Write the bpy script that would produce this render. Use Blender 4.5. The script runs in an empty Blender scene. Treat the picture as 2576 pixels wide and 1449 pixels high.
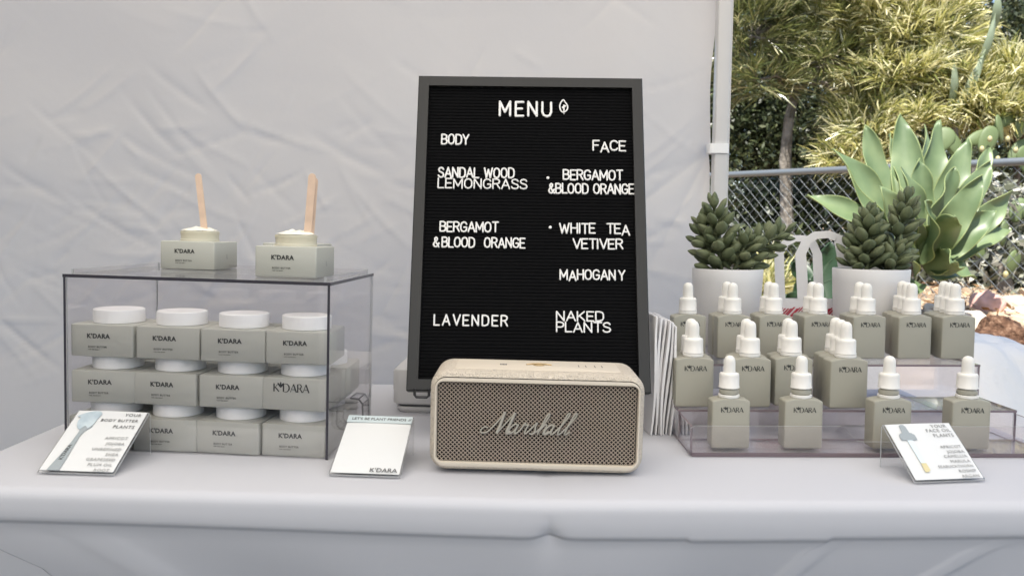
import bpy, bmesh, math, random
import numpy as np
from mathutils import Vector, Matrix

R = math.radians
rnd = random.Random(7)
nrnd = np.random.default_rng(11)
S = bpy.context.scene
COL = S.collection

# ------------------------------------------------------------------ camera
TZ = 0.74                                   # table top at its centre fold
CAMZ = TZ + 0.267
F = 2000.0 / 2576.0                         # focal length / picture width
cam = bpy.data.cameras.new('camera')
cam.sensor_width = 36.0
cam.lens = 36.0 * F
cam.clip_start, cam.clip_end = 0.02, 300.0
camo = bpy.data.objects.new('camera', cam)
COL.objects.link(camo)
CROT = Matrix.Rotation(R(86.0), 3, 'X') @ Matrix.Rotation(R(0.65), 3, 'Z')
camo.matrix_world = Matrix.Translation((0, 0, CAMZ)) @ CROT.to_4x4()
S.camera = camo
cam.dof.use_dof = True
cam.dof.focus_distance = 1.0
cam.dof.aperture_fstop = 13.0

# ------------------------------------------------------------------ light
SUN_EL, SUN_AZ = R(60), R(-155)             # azimuth measured clockwise from +Y
W = bpy.data.worlds.new('World')
S.world = W
W.use_nodes = True
nt = W.node_tree
sky = nt.nodes.new('ShaderNodeTexSky')
sky.sky_type = 'NISHITA'
sky.sun_disc = False
sky.sun_elevation = SUN_EL
sky.sun_rotation = SUN_AZ
nt.links.new(sky.outputs[0], nt.nodes['Background'].inputs[0])
nt.nodes['Background'].inputs[1].default_value = 0.125
sl = bpy.data.lights.new('sun', 'SUN')
sl.energy = 5.0
sl.angle = R(0.5)
sl.color = (1.0, 0.955, 0.885)
so = bpy.data.objects.new('sun', sl)
COL.objects.link(so)
sd = Vector((math.sin(SUN_AZ) * math.cos(SUN_EL), math.cos(SUN_AZ) * math.cos(SUN_EL), math.sin(SUN_EL)))
so.rotation_euler = sd.to_track_quat('Z', 'Y').to_euler()
S.view_settings.view_transform = 'Standard'
S.view_settings.look = 'None'
S.view_settings.exposure = 1.18
S.render.engine = 'CYCLES'
S.cycles.transparent_max_bounces = 48
S.cycles.max_bounces = 14
S.cycles.diffuse_bounces = 5
S.cycles.caustics_reflective = False
S.cycles.caustics_refractive = False

# ------------------------------------------------------------------ helpers
O = Vector((0, 0, CAMZ))
FOLD = 0.04
TANL, TANR = math.tan(R(0.8)), math.tan(R(0.5))


def sag(x):
    return (FOLD - x) * TANL if x < FOLD else (x - FOLD) * TANR


def ray(x, y):                              # a point of the photo (2576 px wide) as a direction
    return CROT @ Vector(((x - 1288) / 2000, -(y - 724.5) / 2000, -1))


def at_y(x, y, Y):
    d = ray(x, y)
    return O + d * (Y / d.y)


def on_plane(x, y, p, n):
    d = ray(x, y)
    return O + d * ((Vector(p) - O).dot(n) / d.dot(n))


def on_table(x, y):
    for _ in range(1):
        p = on_plane(x, y, (FOLD, 0, TZ), Vector((TANL, 0, 1)))
        if p.x > FOLD:
            p = on_plane(x, y, (FOLD, 0, TZ), Vector((-TANR, 0, 1)))
    return p


class MB:
    """collects shapes into one mesh"""

    def __init__(s):
        s.v, s.f, s.m = [], [], []

    def add(s, vs, fs, mi=0, M=None):
        b = len(s.v)
        for p in vs:
            p = Vector(p)
            s.v.append(tuple(M @ p if M else p))
        for f in fs:
            s.f.append([b + i for i in f])
            s.m.append(mi)

    def box(s, a, b, mi=0, M=None):
        x0, y0, z0 = a
        x1, y1, z1 = b
        vs = [(x0, y0, z0), (x1, y0, z0), (x1, y1, z0), (x0, y1, z0), (x0, y0, z1), (x1, y0, z1), (x1, y1, z1), (x0, y1, z1)]
        s.add(vs, [(0, 3, 2, 1), (4, 5, 6, 7), (0, 1, 5, 4), (1, 2, 6, 5), (2, 3, 7, 6), (3, 0, 4, 7)], mi, M)

    def loops(s, loops, mi=0, M=None, cap0=True, cap1=True, closed=True):
        n = len(loops[0])
        vs = [p for l in loops for p in l]
        fs = []
        for k in range(len(loops) - 1):
            for i in range(n if closed else n - 1):
                j = (i + 1) % n
                fs.append((k * n + i, k * n + j, (k + 1) * n + j, (k + 1) * n + i))
        if cap0:
            fs.append(tuple(reversed(range(n))))
        if cap1:
            fs.append(tuple((len(loops) - 1) * n + i for i in range(n)))
        s.add(vs, fs, mi, M)

    def lathe(s, prof, n=32, mi=0, M=None, cap0=True, cap1=True, rib=None):
        ls = []
        for k, (r, z) in enumerate(prof):
            l = []
            for i in range(n):
                a = 2 * math.pi * i / n
                rr = r * (1 + (rib if (rib and i % 2 and 0 < k < len(prof) - 1) else 0))
                l.append((rr * math.cos(a), rr * math.sin(a), z))
            ls.append(l)
        s.loops(ls, mi, M, cap0, cap1)

    def tube(s, pts, rad, n=6, mi=0, M=None, flat=1.0):
        pts = [Vector(p) for p in pts]
        if not hasattr(rad, '__len__'):
            rad = [rad] * len(pts)
        ls, up = [], Vector((0.13, 0.21, 0.97)).normalized()
        for i, p in enumerate(pts):
            t = (pts[min(i + 1, len(pts) - 1)] - pts[max(i - 1, 0)])
            t = t.normalized() if t.length > 1e-9 else Vector((0, 0, 1))
            a = t.cross(up)
            if a.length < 0.05:
                a = t.cross(Vector((1, 0, 0)))
            a.normalize()
            b = a.cross(t).normalized()
            ls.append([p + (a * math.cos(2 * math.pi * k / n) + b * math.sin(2 * math.pi * k / n) * flat) * rad[i] for k in range(n)])
        s.loops(ls, mi, M)

    def ball(s, c, r, n=8, m=5, mi=0, M=None):
        c = Vector(c)
        if not hasattr(r, '__len__'):
            r = (r, r, r)
        ls = []
        for k in range(m + 1):
            t = math.pi * (k + 0.02) / (m + 0.04)
            ls.append([(c.x + r[0] * math.sin(t) * math.cos(2 * math.pi * i / n), c.y + r[1] * math.sin(t) * math.sin(2 * math.pi * i / n),
                        c.z - r[2] * math.cos(t)) for i in range(n)])
        s.loops(ls, mi, M)

    def build(s, name, mats, parent=None, smooth=35, loc=None):
        me = bpy.data.meshes.new(name)
        me.from_pydata(s.v, [], s.f)
        if not isinstance(mats, (list, tuple)):
            mats = [mats]
        for m in mats:
            me.materials.append(m)
        if len(mats) > 1:
            me.polygons.foreach_set('material_index', s.m)
        return link(name, me, parent, smooth)


def link(name, me, parent=None, smooth=35):
    if smooth:
        me.polygons.foreach_set('use_smooth', [True] * len(me.polygons))
        if smooth < 180:
            me.set_sharp_from_angle(angle=R(smooth))
    me.update()
    o = bpy.data.objects.new(name, me)
    COL.objects.link(o)
    o.parent = parent
    return o


def tag(o, label, cat, group=None, kind=None):
    if label:
        o['label'] = label
    if cat:
        o['category'] = cat
    if group:
        o['group'] = group
    if kind:
        o['kind'] = kind
    return o


def thing(name, label, cat, M=None, group=None):
    o = bpy.data.objects.new(name, None)
    o.empty_display_size = 0.02
    COL.objects.link(o)
    if M is not None:
        o.matrix_world = M
    return tag(o, label, cat, group)


def dup(o, M=None, label=None, group=None, parent=None):
    c = o.copy()
    COL.objects.link(c)
    if parent is not None:
        c.parent = parent
    if M is not None:
        c.matrix_world = M
    if label:
        c['label'] = label
    if group:
        c['group'] = group
    for ch in list(o.children):
        dup(ch, parent=c)
    return c


def LOC(x, y, z, rz=0, ry=0, rx=0, s=1):
    return Matrix.Translation((x, y, z)) @ Matrix.Rotation(rz, 4, 'Z') @ Matrix.Rotation(ry, 4, 'Y') @ Matrix.Rotation(rx, 4, 'X') @ Matrix.Scale(s, 4)


def table_M(x, y, rz=0, s=1, dz=0.0):       # standing on the sagging table top
    t = R(0.8) if x < FOLD else R(-0.5)
    return Matrix.Translation((x, y, TZ + sag(x) + dz)) @ Matrix.Rotation(t, 4, 'Y') @ Matrix.Rotation(rz, 4, 'Z') @ Matrix.Scale(s, 4)


def rrect(w, h, r, n=5):                    # rounded rectangle round the origin, counter-clockwise
    out = []
    for cx, cy, a0 in ((w / 2 - r, h / 2 - r, 0), (-w / 2 + r, h / 2 - r, 90), (-w / 2 + r, -h / 2 + r, 180), (w / 2 - r, -h / 2 + r, 270)):
        for k in range(n + 1):
            a = R(a0 + 90 * k / n)
            out.append((cx + r * math.cos(a), cy + r * math.sin(a)))
    return out


def text_mesh(body, size, bold=0.0, extrude=0.0001, align='LEFT', spacing=1.0, shear=0.0):
    cu = bpy.data.curves.new('text', 'FONT')
    cu.body = body
    cu.size = size
    cu.offset = bold
    cu.extrude = extrude
    cu.align_x = align
    cu.space_character = spacing
    cu.shear = shear
    cu.resolution_u = 3
    o = bpy.data.objects.new('text', cu)
    COL.objects.link(o)
    bpy.context.view_layer.update()
    me = bpy.data.meshes.new_from_object(o.evaluated_get(bpy.context.evaluated_depsgraph_get()))
    bpy.data.objects.remove(o)
    bpy.data.curves.remove(cu)
    return me


def text(name, body, size, mat, parent, M, **k):
    me = text_mesh(body, size, **k)
    me.materials.clear()
    me.materials.append(mat)
    me.transform(M)
    return link(name, me, parent, 0)


def text_into(mb, body, size, M, mi=0, **k):
    me = text_mesh(body, size, **k)
    mb.add([v.co for v in me.vertices], [list(p.vertices) for p in me.polygons], mi, M)
    bpy.data.meshes.remove(me)


# ------------------------------------------------------------------ materials
def mat(name, col, rough=0.5, spec=0.5, metal=0.0, bump=None, vary=None, trans=None, coat=0.0, sss=None):
    """bump=(kind, scale, strength, distance); vary=(scale, amount) or 'island'; trans=translucent share"""
    m = bpy.data.materials.new(name)
    m.use_nodes = True
    t = m.node_tree
    N, L = t.nodes, t.links
    p = N['Principled BSDF']
    c4 = (*col, 1)
    p.inputs['Base Color'].default_value = c4
    p.inputs['Roughness'].default_value = rough
    p.inputs['Specular IOR Level'].default_value = spec
    p.inputs['Metallic'].default_value = metal
    p.inputs['Coat Weight'].default_value = coat
    csrc = None
    if vary:
        ramp = N.new('ShaderNodeValToRGB')
        if vary[0] == 'island':
            g = N.new('ShaderNodeNewGeometry')
            L.new(g.outputs['Random Per Island'], ramp.inputs[0])
        else:
            tc = N.new('ShaderNodeTexCoord')
            no = N.new('ShaderNodeTexNoise')
            no.inputs['Scale'].default_value = vary[0]
            no.inputs['Detail'].default_value = 5
            L.new(tc.outputs['Object'], no.inputs['Vector'])
            L.new(no.outputs[0], ramp.inputs[0])
        els = vary[1]
        if not isinstance(els, (list, tuple)):
            els = [(0.3, tuple(x * (1 - els) for x in col)), (0.7, tuple(min(1, x * (1 + els)) for x in col))]
        while len(ramp.color_ramp.elements) < len(els):
            ramp.color_ramp.elements.new(0.5)
        for e, (pos, cc) in zip(ramp.color_ramp.elements, els):
            e.position = pos
            e.color = (*cc, 1)
        L.new(ramp.outputs[0], p.inputs['Base Color'])
        csrc = ramp.outputs[0]
    if bump:
        kind, sc, st, di = bump
        tc = N.new('ShaderNodeTexCoord')
        if kind == 'noise':
            tx = N.new('ShaderNodeTexNoise')
            tx.inputs['Detail'].default_value = 6
            out = tx.outputs[0]
        else:
            tx = N.new('ShaderNodeTexVoronoi')
            tx.feature = 'F1' if kind == 'cells' else 'DISTANCE_TO_EDGE'
            out = tx.outputs['Distance']
        tx.inputs['Scale'].default_value = sc
        L.new(tc.outputs['Object'], tx.inputs['Vector'])
        b = N.new('ShaderNodeBump')
        b.inputs['Strength'].default_value = st
        b.inputs['Distance'].default_value = di
        L.new(out, b.inputs['Height'])
        L.new(b.outputs[0], p.inputs['Normal'])
    if trans:
        tr = N.new('ShaderNodeBsdfTranslucent')
        tr.inputs[0].default_value = c4 if isinstance(trans, float) else (*trans[1], 1)
        if csrc and isinstance(trans, float):
            L.new(csrc, tr.inputs[0])
        mx = N.new('ShaderNodeMixShader')
        mx.inputs[0].default_value = trans if isinstance(trans, float) else trans[0]
        L.new(p.outputs[0], mx.inputs[1])
        L.new(tr.outputs[0], mx.inputs[2])
        L.new(mx.outputs[0], N['Material Output'].inputs[0])
    return m


def clear_mat(name, tint, refl=0.8, base=0.05, rough=0.03):
    m = bpy.data.materials.new(name)
    m.use_nodes = True
    N, L = m.node_tree.nodes, m.node_tree.links
    N.remove(N['Principled BSDF'])
    tr = N.new('ShaderNodeBsdfTransparent')
    tr.inputs[0].default_value = (*tint, 1)
    gl = N.new('ShaderNodeBsdfGlossy')
    gl.inputs['Roughness'].default_value = rough
    gl.inputs[0].default_value = (1, 1, 1, 1)
    lw = N.new('ShaderNodeLayerWeight')
    lw.inputs[0].default_value = 0.5
    pw = N.new('ShaderNodeMath')
    pw.operation = 'POWER'
    pw.inputs[1].default_value = 4.5
    ma = N.new('ShaderNodeMath')
    ma.operation = 'MULTIPLY_ADD'
    ma.inputs[1].default_value = refl
    ma.inputs[2].default_value = base
    mx = N.new('ShaderNodeMixShader')
    L.new(lw.outputs['Facing'], pw.inputs[0])
    L.new(pw.outputs[0], ma.inputs[0])
    L.new(ma.outputs[0], mx.inputs[0])
    L.new(tr.outputs[0], mx.inputs[1])
    L.new(gl.outputs[0], mx.inputs[2])
    L.new(mx.outputs[0], N['Material Output'].inputs[0])
    return m


M_ = {}
M_['tent_wall'] = mat('tent_wall_fabric', (0.635, 0.617, 0.60), 0.75, 0.2, bump=('noise', 55, 0.12, 0.004), trans=(0.36, (0.85, 0.83, 0.82)))
M_['tent_roof'] = mat('tent_roof_fabric', (0.82, 0.82, 0.82), 0.7, 0.2, trans=(0.72, (0.94, 0.88, 0.78)))
M_['post'] = mat('painted_metal', (0.56, 0.55, 0.545), 0.35, 0.5, bump=('noise', 200, 0.05, 0.0005))
M_['strap'] = mat('white_strap', (0.8, 0.8, 0.8), 0.6)
M_['cloth'] = mat('stretch_cloth', (0.505, 0.507, 0.535), 0.85, 0.15, bump=('noise', 900, 0.06, 0.0006))
M_['jar'] = mat('grey_jar', (0.44, 0.44, 0.392), 0.48, 0.4, bump=('noise', 600, 0.03, 0.0003))
M_['lid'] = mat('white_lid', (0.86, 0.855, 0.845), 0.35, 0.45)
M_['bottle'] = mat('grey_bottle', (0.343, 0.328, 0.268), 0.45, 0.4)
M_['cap'] = mat('white_cap', (0.79, 0.765, 0.715), 0.4, 0.45)
M_['bulb'] = mat('white_rubber', (0.77, 0.745, 0.69), 0.55, 0.35)
M_['ink'] = mat('dark_ink', (0.025, 0.026, 0.025), 0.6)
M_['ink_grey'] = mat('grey_ink', (0.11, 0.11, 0.11), 0.6)
M_['ink_pale'] = mat('pale_grey_ink', (0.26, 0.26, 0.255), 0.6)
M_['cream'] = mat('body_cream', (0.88, 0.85, 0.72), 0.25, 0.6, bump=('noise', 160, 0.12, 0.002))
M_['frost'] = mat('frosted_neck', (0.84, 0.80, 0.66), 0.35, 0.5, trans=(0.35, (0.9, 0.86, 0.72)))
M_['wood'] = mat('birch_stick', (0.60, 0.44, 0.33), 0.6, vary=(60, 0.12))
M_['acrylic'] = clear_mat('clear_acrylic', (0.976, 0.971, 0.976))
M_['acrylic_edge'] = mat('acrylic_dark_edge', (0.045, 0.042, 0.052), 0.15, 0.5)
M_['riser'] = clear_mat('tinted_acrylic', (0.976, 0.963, 0.967), 0.75, 0.055)
M_['riser_edge'] = mat('mauve_acrylic_edge', (0.24, 0.19, 0.205), 0.12, 0.6, trans=(0.4, (0.55, 0.47, 0.5)))
M_['clear_edge'] = mat('pale_acrylic_edge', (0.55, 0.56, 0.56), 0.15, 0.6, trans=(0.4, (0.7, 0.7, 0.7)))
M_['holder'] = clear_mat('holder_acrylic', (0.96, 0.96, 0.96), 0.6, 0.035)
M_['paper'] = mat('white_card', (0.66, 0.665, 0.66), 0.6, 0.3)
M_['paper_blue'] = mat('pale_blue_print', (0.50, 0.57, 0.585), 0.6)
M_['spat_blue'] = mat('blue_cream_print', (0.45, 0.56, 0.62), 0.6, vary=(55, [(0.35, (0.36, 0.44, 0.49)), (0.65, (0.52, 0.59, 0.62))]))
M_['spat_grey'] = mat('grey_handle_print', (0.30, 0.335, 0.35), 0.6)
M_['print_yellow'] = mat('yellow_oil_print', (0.62, 0.54, 0.30), 0.6)
M_['print_ice'] = mat('pale_glass_print', (0.62, 0.70, 0.73), 0.6)
M_['frame'] = mat('black_frame', (0.020, 0.020, 0.0195), 0.45, 0.35)
M_['felt'] = mat('black_felt', (0.006, 0.006, 0.0065), 0.95, 0.05, bump=('noise', 900, 0.3, 0.0006))
M_['letter'] = mat('white_letters', (0.82, 0.81, 0.79), 0.4)
M_['wire'] = mat('black_wire', (0.03, 0.03, 0.032), 0.4)
M_['printer'] = mat('warm_white_plastic', (0.62, 0.60, 0.585), 0.4)
M_['printer_dark'] = mat('dark_gap', (0.10, 0.10, 0.105), 0.5)
M_['cream_vinyl'] = mat('cream_vinyl', (0.60, 0.53, 0.44), 0.55, 0.4, bump=('edge', 430, 1.0, 0.0022), vary=(480, [(0.34, (0.49, 0.425, 0.345)), (0.46, (0.60, 0.53, 0.435)), (0.8, (0.63, 0.555, 0.46))]))
M_['cream_smooth'] = mat('cream_rubber', (0.63, 0.56, 0.46), 0.5, 0.4)
M_['grille'] = mat('taupe_wire', (0.37, 0.305, 0.245), 0.45, 0.5)
M_['grille_back'] = mat('dark_grille_cloth', (0.008, 0.005, 0.004), 0.9)
M_['brass'] = mat('brass_knob', (0.42, 0.31, 0.17), 0.3, metal=0.8)
M_['logo'] = mat('pewter_script', (0.40, 0.375, 0.32), 0.45, 0.4)
M_['bagpaper'] = mat('white_bag_paper', (0.74, 0.725, 0.72), 0.7, 0.2, bump=('noise', 40, 0.2, 0.003))
M_['bagred'] = mat('red_stripe_print', (0.42, 0.035, 0.06), 0.6)
M_['pot'] = mat('white_ceramic', (0.64, 0.625, 0.615), 0.5, 0.4)
M_['soil'] = mat('dark_soil', (0.03, 0.024, 0.018), 0.95)
M_['succ'] = mat('dusty_green_leaf', (0.060, 0.078, 0.042), 0.6, 0.35, vary=('island', [(0.0, (0.080, 0.10, 0.048)), (0.6, (0.115, 0.138, 0.068)), (1.0, (0.155, 0.175, 0.092))]))
M_['agave'] = mat('agave_leaf', (0.17, 0.26, 0.15), 0.42, 0.5, vary=(7, [(0.3, (0.095, 0.145, 0.065)), (0.55, (0.155, 0.21, 0.10)), (0.8, (0.225, 0.275, 0.125))]), trans=(0.18, (0.32, 0.42, 0.10)))
M_['agave_edge'] = mat('agave_margin', (0.27, 0.33, 0.14), 0.5, trans=(0.3, (0.6, 0.6, 0.2)))
M_['galv'] = mat('galvanised_steel', (0.15, 0.165, 0.175), 0.4, 0.5, metal=0.4, bump=('noise', 120, 0.1, 0.001))
M_['bark'] = mat('brown_bark', (0.10, 0.075, 0.055), 0.9, bump=('noise', 30, 0.8, 0.02), vary=(14, 0.4))
M_['bark_grey'] = mat('grey_bark', (0.17, 0.15, 0.125), 0.9, bump=('noise', 30, 0.8, 0.02), vary=(14, 0.35))
M_['needle_shaded'] = mat('shaded_olive_needles', (0.11, 0.12, 0.035), 0.28, 0.9, vary=('island', [(0.0, (0.045, 0.06, 0.016)), (0.5, (0.12, 0.14, 0.04)), (0.8, (0.25, 0.25, 0.09)), (1.0, (0.65, 0.60, 0.36))]), trans=0.25)  # darkened olive stands in for shade, the pale end for sun glints
M_['needle_sunlit_gold'] = mat('sunlit_gold_needles', (0.33, 0.28, 0.09), 0.3, 0.9, vary=('island', [(0.0, (0.05, 0.07, 0.02)), (0.2, (0.22, 0.24, 0.065)), (0.48, (0.58, 0.54, 0.20)), (0.9, (0.92, 0.87, 0.60))]), trans=0.42)  # pale end of the ramp stands in for sunlight on the needles
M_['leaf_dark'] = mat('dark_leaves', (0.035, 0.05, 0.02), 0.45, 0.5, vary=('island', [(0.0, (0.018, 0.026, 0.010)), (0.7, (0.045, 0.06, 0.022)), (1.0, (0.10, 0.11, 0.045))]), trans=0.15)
M_['leaf_dappled'] = mat('sun_dappled_leaves', (0.22, 0.23, 0.17), 0.5, 0.5, vary=('island', [(0.0, (0.05, 0.055, 0.035)), (0.5, (0.16, 0.17, 0.11)), (1.0, (0.55, 0.53, 0.46))]), trans=0.15)  # dark to pale leaf tones imitate dappled sun
M_['cactus'] = mat('dappled_cactus_pad', (0.22, 0.27, 0.12), 0.55, 0.4, vary=('island', [(0.0, (0.05, 0.07, 0.03)), (0.7, (0.12, 0.16, 0.065)), (1.0, (0.36, 0.38, 0.18))]))  # dark and pale pad tones stand in for dappled shade
M_['cactus_fruit'] = mat('cactus_fruit', (0.36, 0.33, 0.17), 0.5)
M_['blade'] = mat('pale_blue_green_blade', (0.25, 0.30, 0.20), 0.45, 0.5, trans=(0.2, (0.3, 0.38, 0.2)))
M_['bigleaf'] = mat('deep_green_leaf', (0.020, 0.048, 0.018), 0.45, 0.5, trans=(0.15, (0.05, 0.13, 0.03)))
M_['ground'] = mat('dusty_ground', (0.36, 0.27, 0.185), 0.95, 0.1, bump=('noise', 9, 0.9, 0.05), vary=(3.5, [(0.25, (0.17, 0.125, 0.085)), (0.5, (0.36, 0.265, 0.18)), (0.75, (0.55, 0.43, 0.31))]))
M_['litter'] = mat('dry_litter', (0.34, 0.23, 0.13), 0.8, 0.2, vary=('island', [(0.0, (0.06, 0.035, 0.02)), (0.35, (0.24, 0.13, 0.06)), (0.7, (0.46, 0.33, 0.20)), (1.0, (0.72, 0.62, 0.48))]))
M_['rock_pale'] = mat('pale_stone', (0.55, 0.47, 0.38), 0.9, bump=('noise', 30, 0.7, 0.01), vary=(18, 0.3))
M_['rock_pink'] = mat('pink_stone', (0.50, 0.30, 0.25), 0.9, bump=('noise', 30, 0.6, 0.01), vary=(18, 0.2))
M_['rock_brown'] = mat('brown_fibrous', (0.09, 0.048, 0.03), 0.95, 0.2, bump=('noise', 60, 1.0, 0.02), vary=(45, [(0.3, (0.03, 0.016, 0.011)), (0.55, (0.12, 0.065, 0.04)), (0.8, (0.28, 0.18, 0.12))]))
M_['sheet'] = mat('white_sheet', (0.74, 0.71, 0.665), 0.6, 0.3, bump=('noise', 22, 0.5, 0.012))

# ------------------------------------------------------------------ ground
def sstep(t):
    t = np.clip(t, 0, 1)
    return t * t * (3 - 2 * t)


def terrain(x, y):
    x, y = np.asarray(x, float), np.asarray(y, float)
    s = sstep((x - 0.35) / 0.7) * sstep((y - 1.75) / 2.0)
    h = 0.655 * s * (y > 1.7) + 0.03 * np.clip(y - 4.2, 0, 30) * sstep((x - 0.35) / 0.7)
    n = 0.018 * np.sin(7.1 * x + 1.3 * y) * np.sin(5.3 * y - 2.0 * x) + 0.010 * np.sin(17 * x - 3 * y) * np.sin(13 * y + 5 * x)
    return h + n * s


xs = np.unique(np.concatenate([np.linspace(-60, -3, 20), np.linspace(-3, 6, 120), np.linspace(6, 80, 24)]))
ys = np.unique(np.concatenate([np.linspace(-60, -2, 20), np.linspace(-2, 1.6, 16), np.linspace(1.6, 7, 110), np.linspace(7, 120, 30)]))
X, Y = np.meshgrid(xs, ys)
Z = terrain(X, Y)
nx, ny = len(xs), len(ys)
idx = np.arange(nx * ny).reshape(ny, nx)
quads = np.stack([idx[:-1, :-1], idx[:-1, 1:], idx[1:, 1:], idx[1:, :-1]], -1).reshape(-1, 4)


def mesh_np(name, v, q, m, parent=None, smooth=180):
    me = bpy.data.meshes.new(name)
    v = np.ascontiguousarray(v, dtype=np.float32)
    q = np.ascontiguousarray(q, dtype=np.int32)
    k = q.shape[1]
    me.vertices.add(len(v))
    me.vertices.foreach_set('co', v.ravel())
    me.loops.add(q.size)
    me.loops.foreach_set('vertex_index', q.ravel())
    me.polygons.add(len(q))
    me.polygons.foreach_set('loop_start', np.arange(0, q.size, k, dtype=np.int32))
    me.polygons.foreach_set('loop_total', np.full(len(q), k, dtype=np.int32))
    me.update(calc_edges=True)
    me.materials.append(m)
    return link(name, me, parent, smooth)


g = mesh_np('ground', np.stack([X, Y, Z], -1).reshape(-1, 3), quads, M_['ground'])
tag(g, 'pale dusty sloping ground with dry earth beyond the table', None, kind='structure')

# dark asphalt sheet, added to cut light bounced onto cloth and wall
mb = MB()
mb.add([(-30, -30, 0.006), (30, -30, 0.006), (30, 1.70, 0.006), (0.15, 1.70, 0.006), (0.15, 5.0, 0.006), (-30, 5.0, 0.006)], [(0, 1, 2, 3, 4, 5)])
o = mb.build('bounce_cut_ground', mat('asphalt', (0.06, 0.058, 0.058), 0.9, 0.3, bump=('noise', 120, 0.6, 0.004), vary=(6, 0.25)), None, 0)
tag(o, 'dark asphalt sheet added under the stall to cut bounced light', None, kind='structure')

# ------------------------------------------------------------------ canopy tent: wall, post, roof
tent = thing('canopy_tent', 'white fabric canopy tent with wrinkled back wall and grey corner post', 'tent')
WY = 1.52
gx, gz = 470, 330
wx = np.linspace(-1.36, 0.376, gx)
wz = np.linspace(0.02, 2.08, gz)
GX, GZ = np.meshgrid(wx, wz)
H = 0.018 * np.sin(2.6 * GX + 1.1 * GZ) + 0.012 * np.sin(1.7 * GX + 0.6) * np.sin(1.9 * GZ) + 0.006 * np.sin(4.1 * GX + 2.3 * GZ)
for k in range(26):
    fx, fz = nrnd.normal(0, 6), nrnd.normal(0, 9)
    H += 0.0012 * np.sin(fx * GX + fz * GZ + nrnd.uniform(0, 6.28)) * np.sin(fz * .6 * GX - fx * .8 * GZ + k)
for k in range(620):
    low = k < 380
    cx = nrnd.uniform(-1.2, 0.35)
    cz = nrnd.normal(0.98, 0.17) if low else nrnd.uniform(0.75, 1.6)
    ang = nrnd.choice([nrnd.normal(0.12, 0.3), nrnd.normal(-0.55, 0.3), nrnd.normal(0.75, 0.25)])
    ln = nrnd.uniform(0.02, 0.10) if low else nrnd.uniform(0.03, 0.17)
    wd = nrnd.uniform(0.003, 0.010) if low else nrnd.uniform(0.006, 0.022)
    am = nrnd.choice([-1, 1]) * nrnd.uniform(0.0006, 0.0026) * (1 if low else 0.2)
    u = (GX - cx) * math.cos(ang) + (GZ - cz) * math.sin(ang)
    d = -(GX - cx) * math.sin(ang) + (GZ - cz) * math.cos(ang) - 0.7 * u * u
    H += am * np.exp(-(np.sqrt(np.where(d > 0, d, -d * 2.2) ** 2 + 9e-6) - 0.003) / wd) * np.exp(-(u / ln) ** 4)
# gather towards the strap on the corner post
ds = np.hypot(GX - 0.39, (GZ - 1.168) * 1.0)
H -= 0.010 * np.exp(-((GX - 0.378) / 0.03) ** 2) * np.exp(-((GZ - 1.168) / 0.10) ** 2)
for a in (-2.5, -2.05, -1.75):
    d = -(GX - 0.378) * math.sin(a) + (GZ - 1.168) * math.cos(a)
    u = (GX - 0.378) * math.cos(a) + (GZ - 1.168) * math.sin(a)
    H -= 0.006 * np.exp(-np.abs(d) / 0.012) * np.exp(-(u / 0.22) ** 2) * (u > 0)
# soft vertical waves near the right edge
H += 0.010 * np.sin((GX - 0.378) * 26) * np.exp((GX - 0.378) / 0.18)
wi = np.arange(gx * gz).reshape(gz, gx)
wq = np.stack([wi[:-1, :-1], wi[:-1, 1:], wi[1:, 1:], wi[1:, :-1]], -1).reshape(-1, 4)
edge = 0.004 * np.sin(GZ * 9) + 0.003 * np.sin(GZ * 23)
mesh_np('wall_panel', np.stack([GX + edge * np.exp((GX - 0.376) / 0.05), WY + 0.014 - H, GZ], -1).reshape(-1, 3), wq, M_['tent_wall'], tent)
for (px, py) in ((0.389, 1.516), (-1.38, 1.516), (1.37, 1.516), (1.37, -2.35), (-1.38, -2.35)):
    mb = MB()
    prof = rrect(0.025, 0.025, 0.003, 3)
    mb.loops([[(px + a, py + b, z) for a, b in prof] for z in (0.0, 2.1)])
    mb.box((px - 0.045, py - 0.045, 0), (px + 0.045, py + 0.045, 0.006))
    if 0 < px < 1:
        mb.box((px + 0.0124, py - 0.006, 0.01), (px + 0.0165, py + 0.009, 2.08))
    mb.build('post', M_['post'], tent)
mb = MB()
sx, sz = 0.385, 1.168
mb.loops([[(sx + a, 1.516 + b, z) for a, b in rrect(0.037, 0.031, 0.005, 3)] for z in (sz - 0.009, sz + 0.009)])
mb.build('strap', M_['strap'], tent)
# unseen left side wall, added in dark fabric to cut light from that side
mb = MB()
vs, fs = [], []
for i in range(31):
    for j in range(13):
        y_, z_ = -2.3 + 3.8 * i / 30, 0.02 + 2.06 * j / 12
        vs.append((-1.395 + 0.02 * math.sin(y_ * 5 + z_), y_, z_))
fs = [(i * 13 + j, i * 13 + j + 1, i * 13 + j + 14, i * 13 + j + 13) for i in range(30) for j in range(12)]
mb.add(vs, fs)
mb.build('added_side_wall', mat('light_blocking_fabric', (0.16, 0.165, 0.175), 0.8, 0.1), tent, 180)
# roof: pitched cloth with a valance
mb = MB()
x0, x1, y0, y1, ze, zp = -1.42, 1.42, -2.4, 1.56, 2.08, 2.85
ap = ((x0 + x1) / 2, (y0 + y1) / 2, zp)
cs = [(x0, y0, ze), (x1, y0, ze), (x1, y1, ze), (x0, y1, ze)]
mb.add(cs + [ap], [(0, 1, 4), (1, 2, 4), (2, 3, 4), (3, 0, 4)])
vs = cs + [(x, y, ze - 0.22) for x, y, z in cs]
mb.add(vs, [(0, 4, 5, 1), (1, 5, 6, 2), (2, 6, 7, 3), (3, 7, 4, 0)])
mb.build('roof', M_['tent_roof'], tent, 0)

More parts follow.
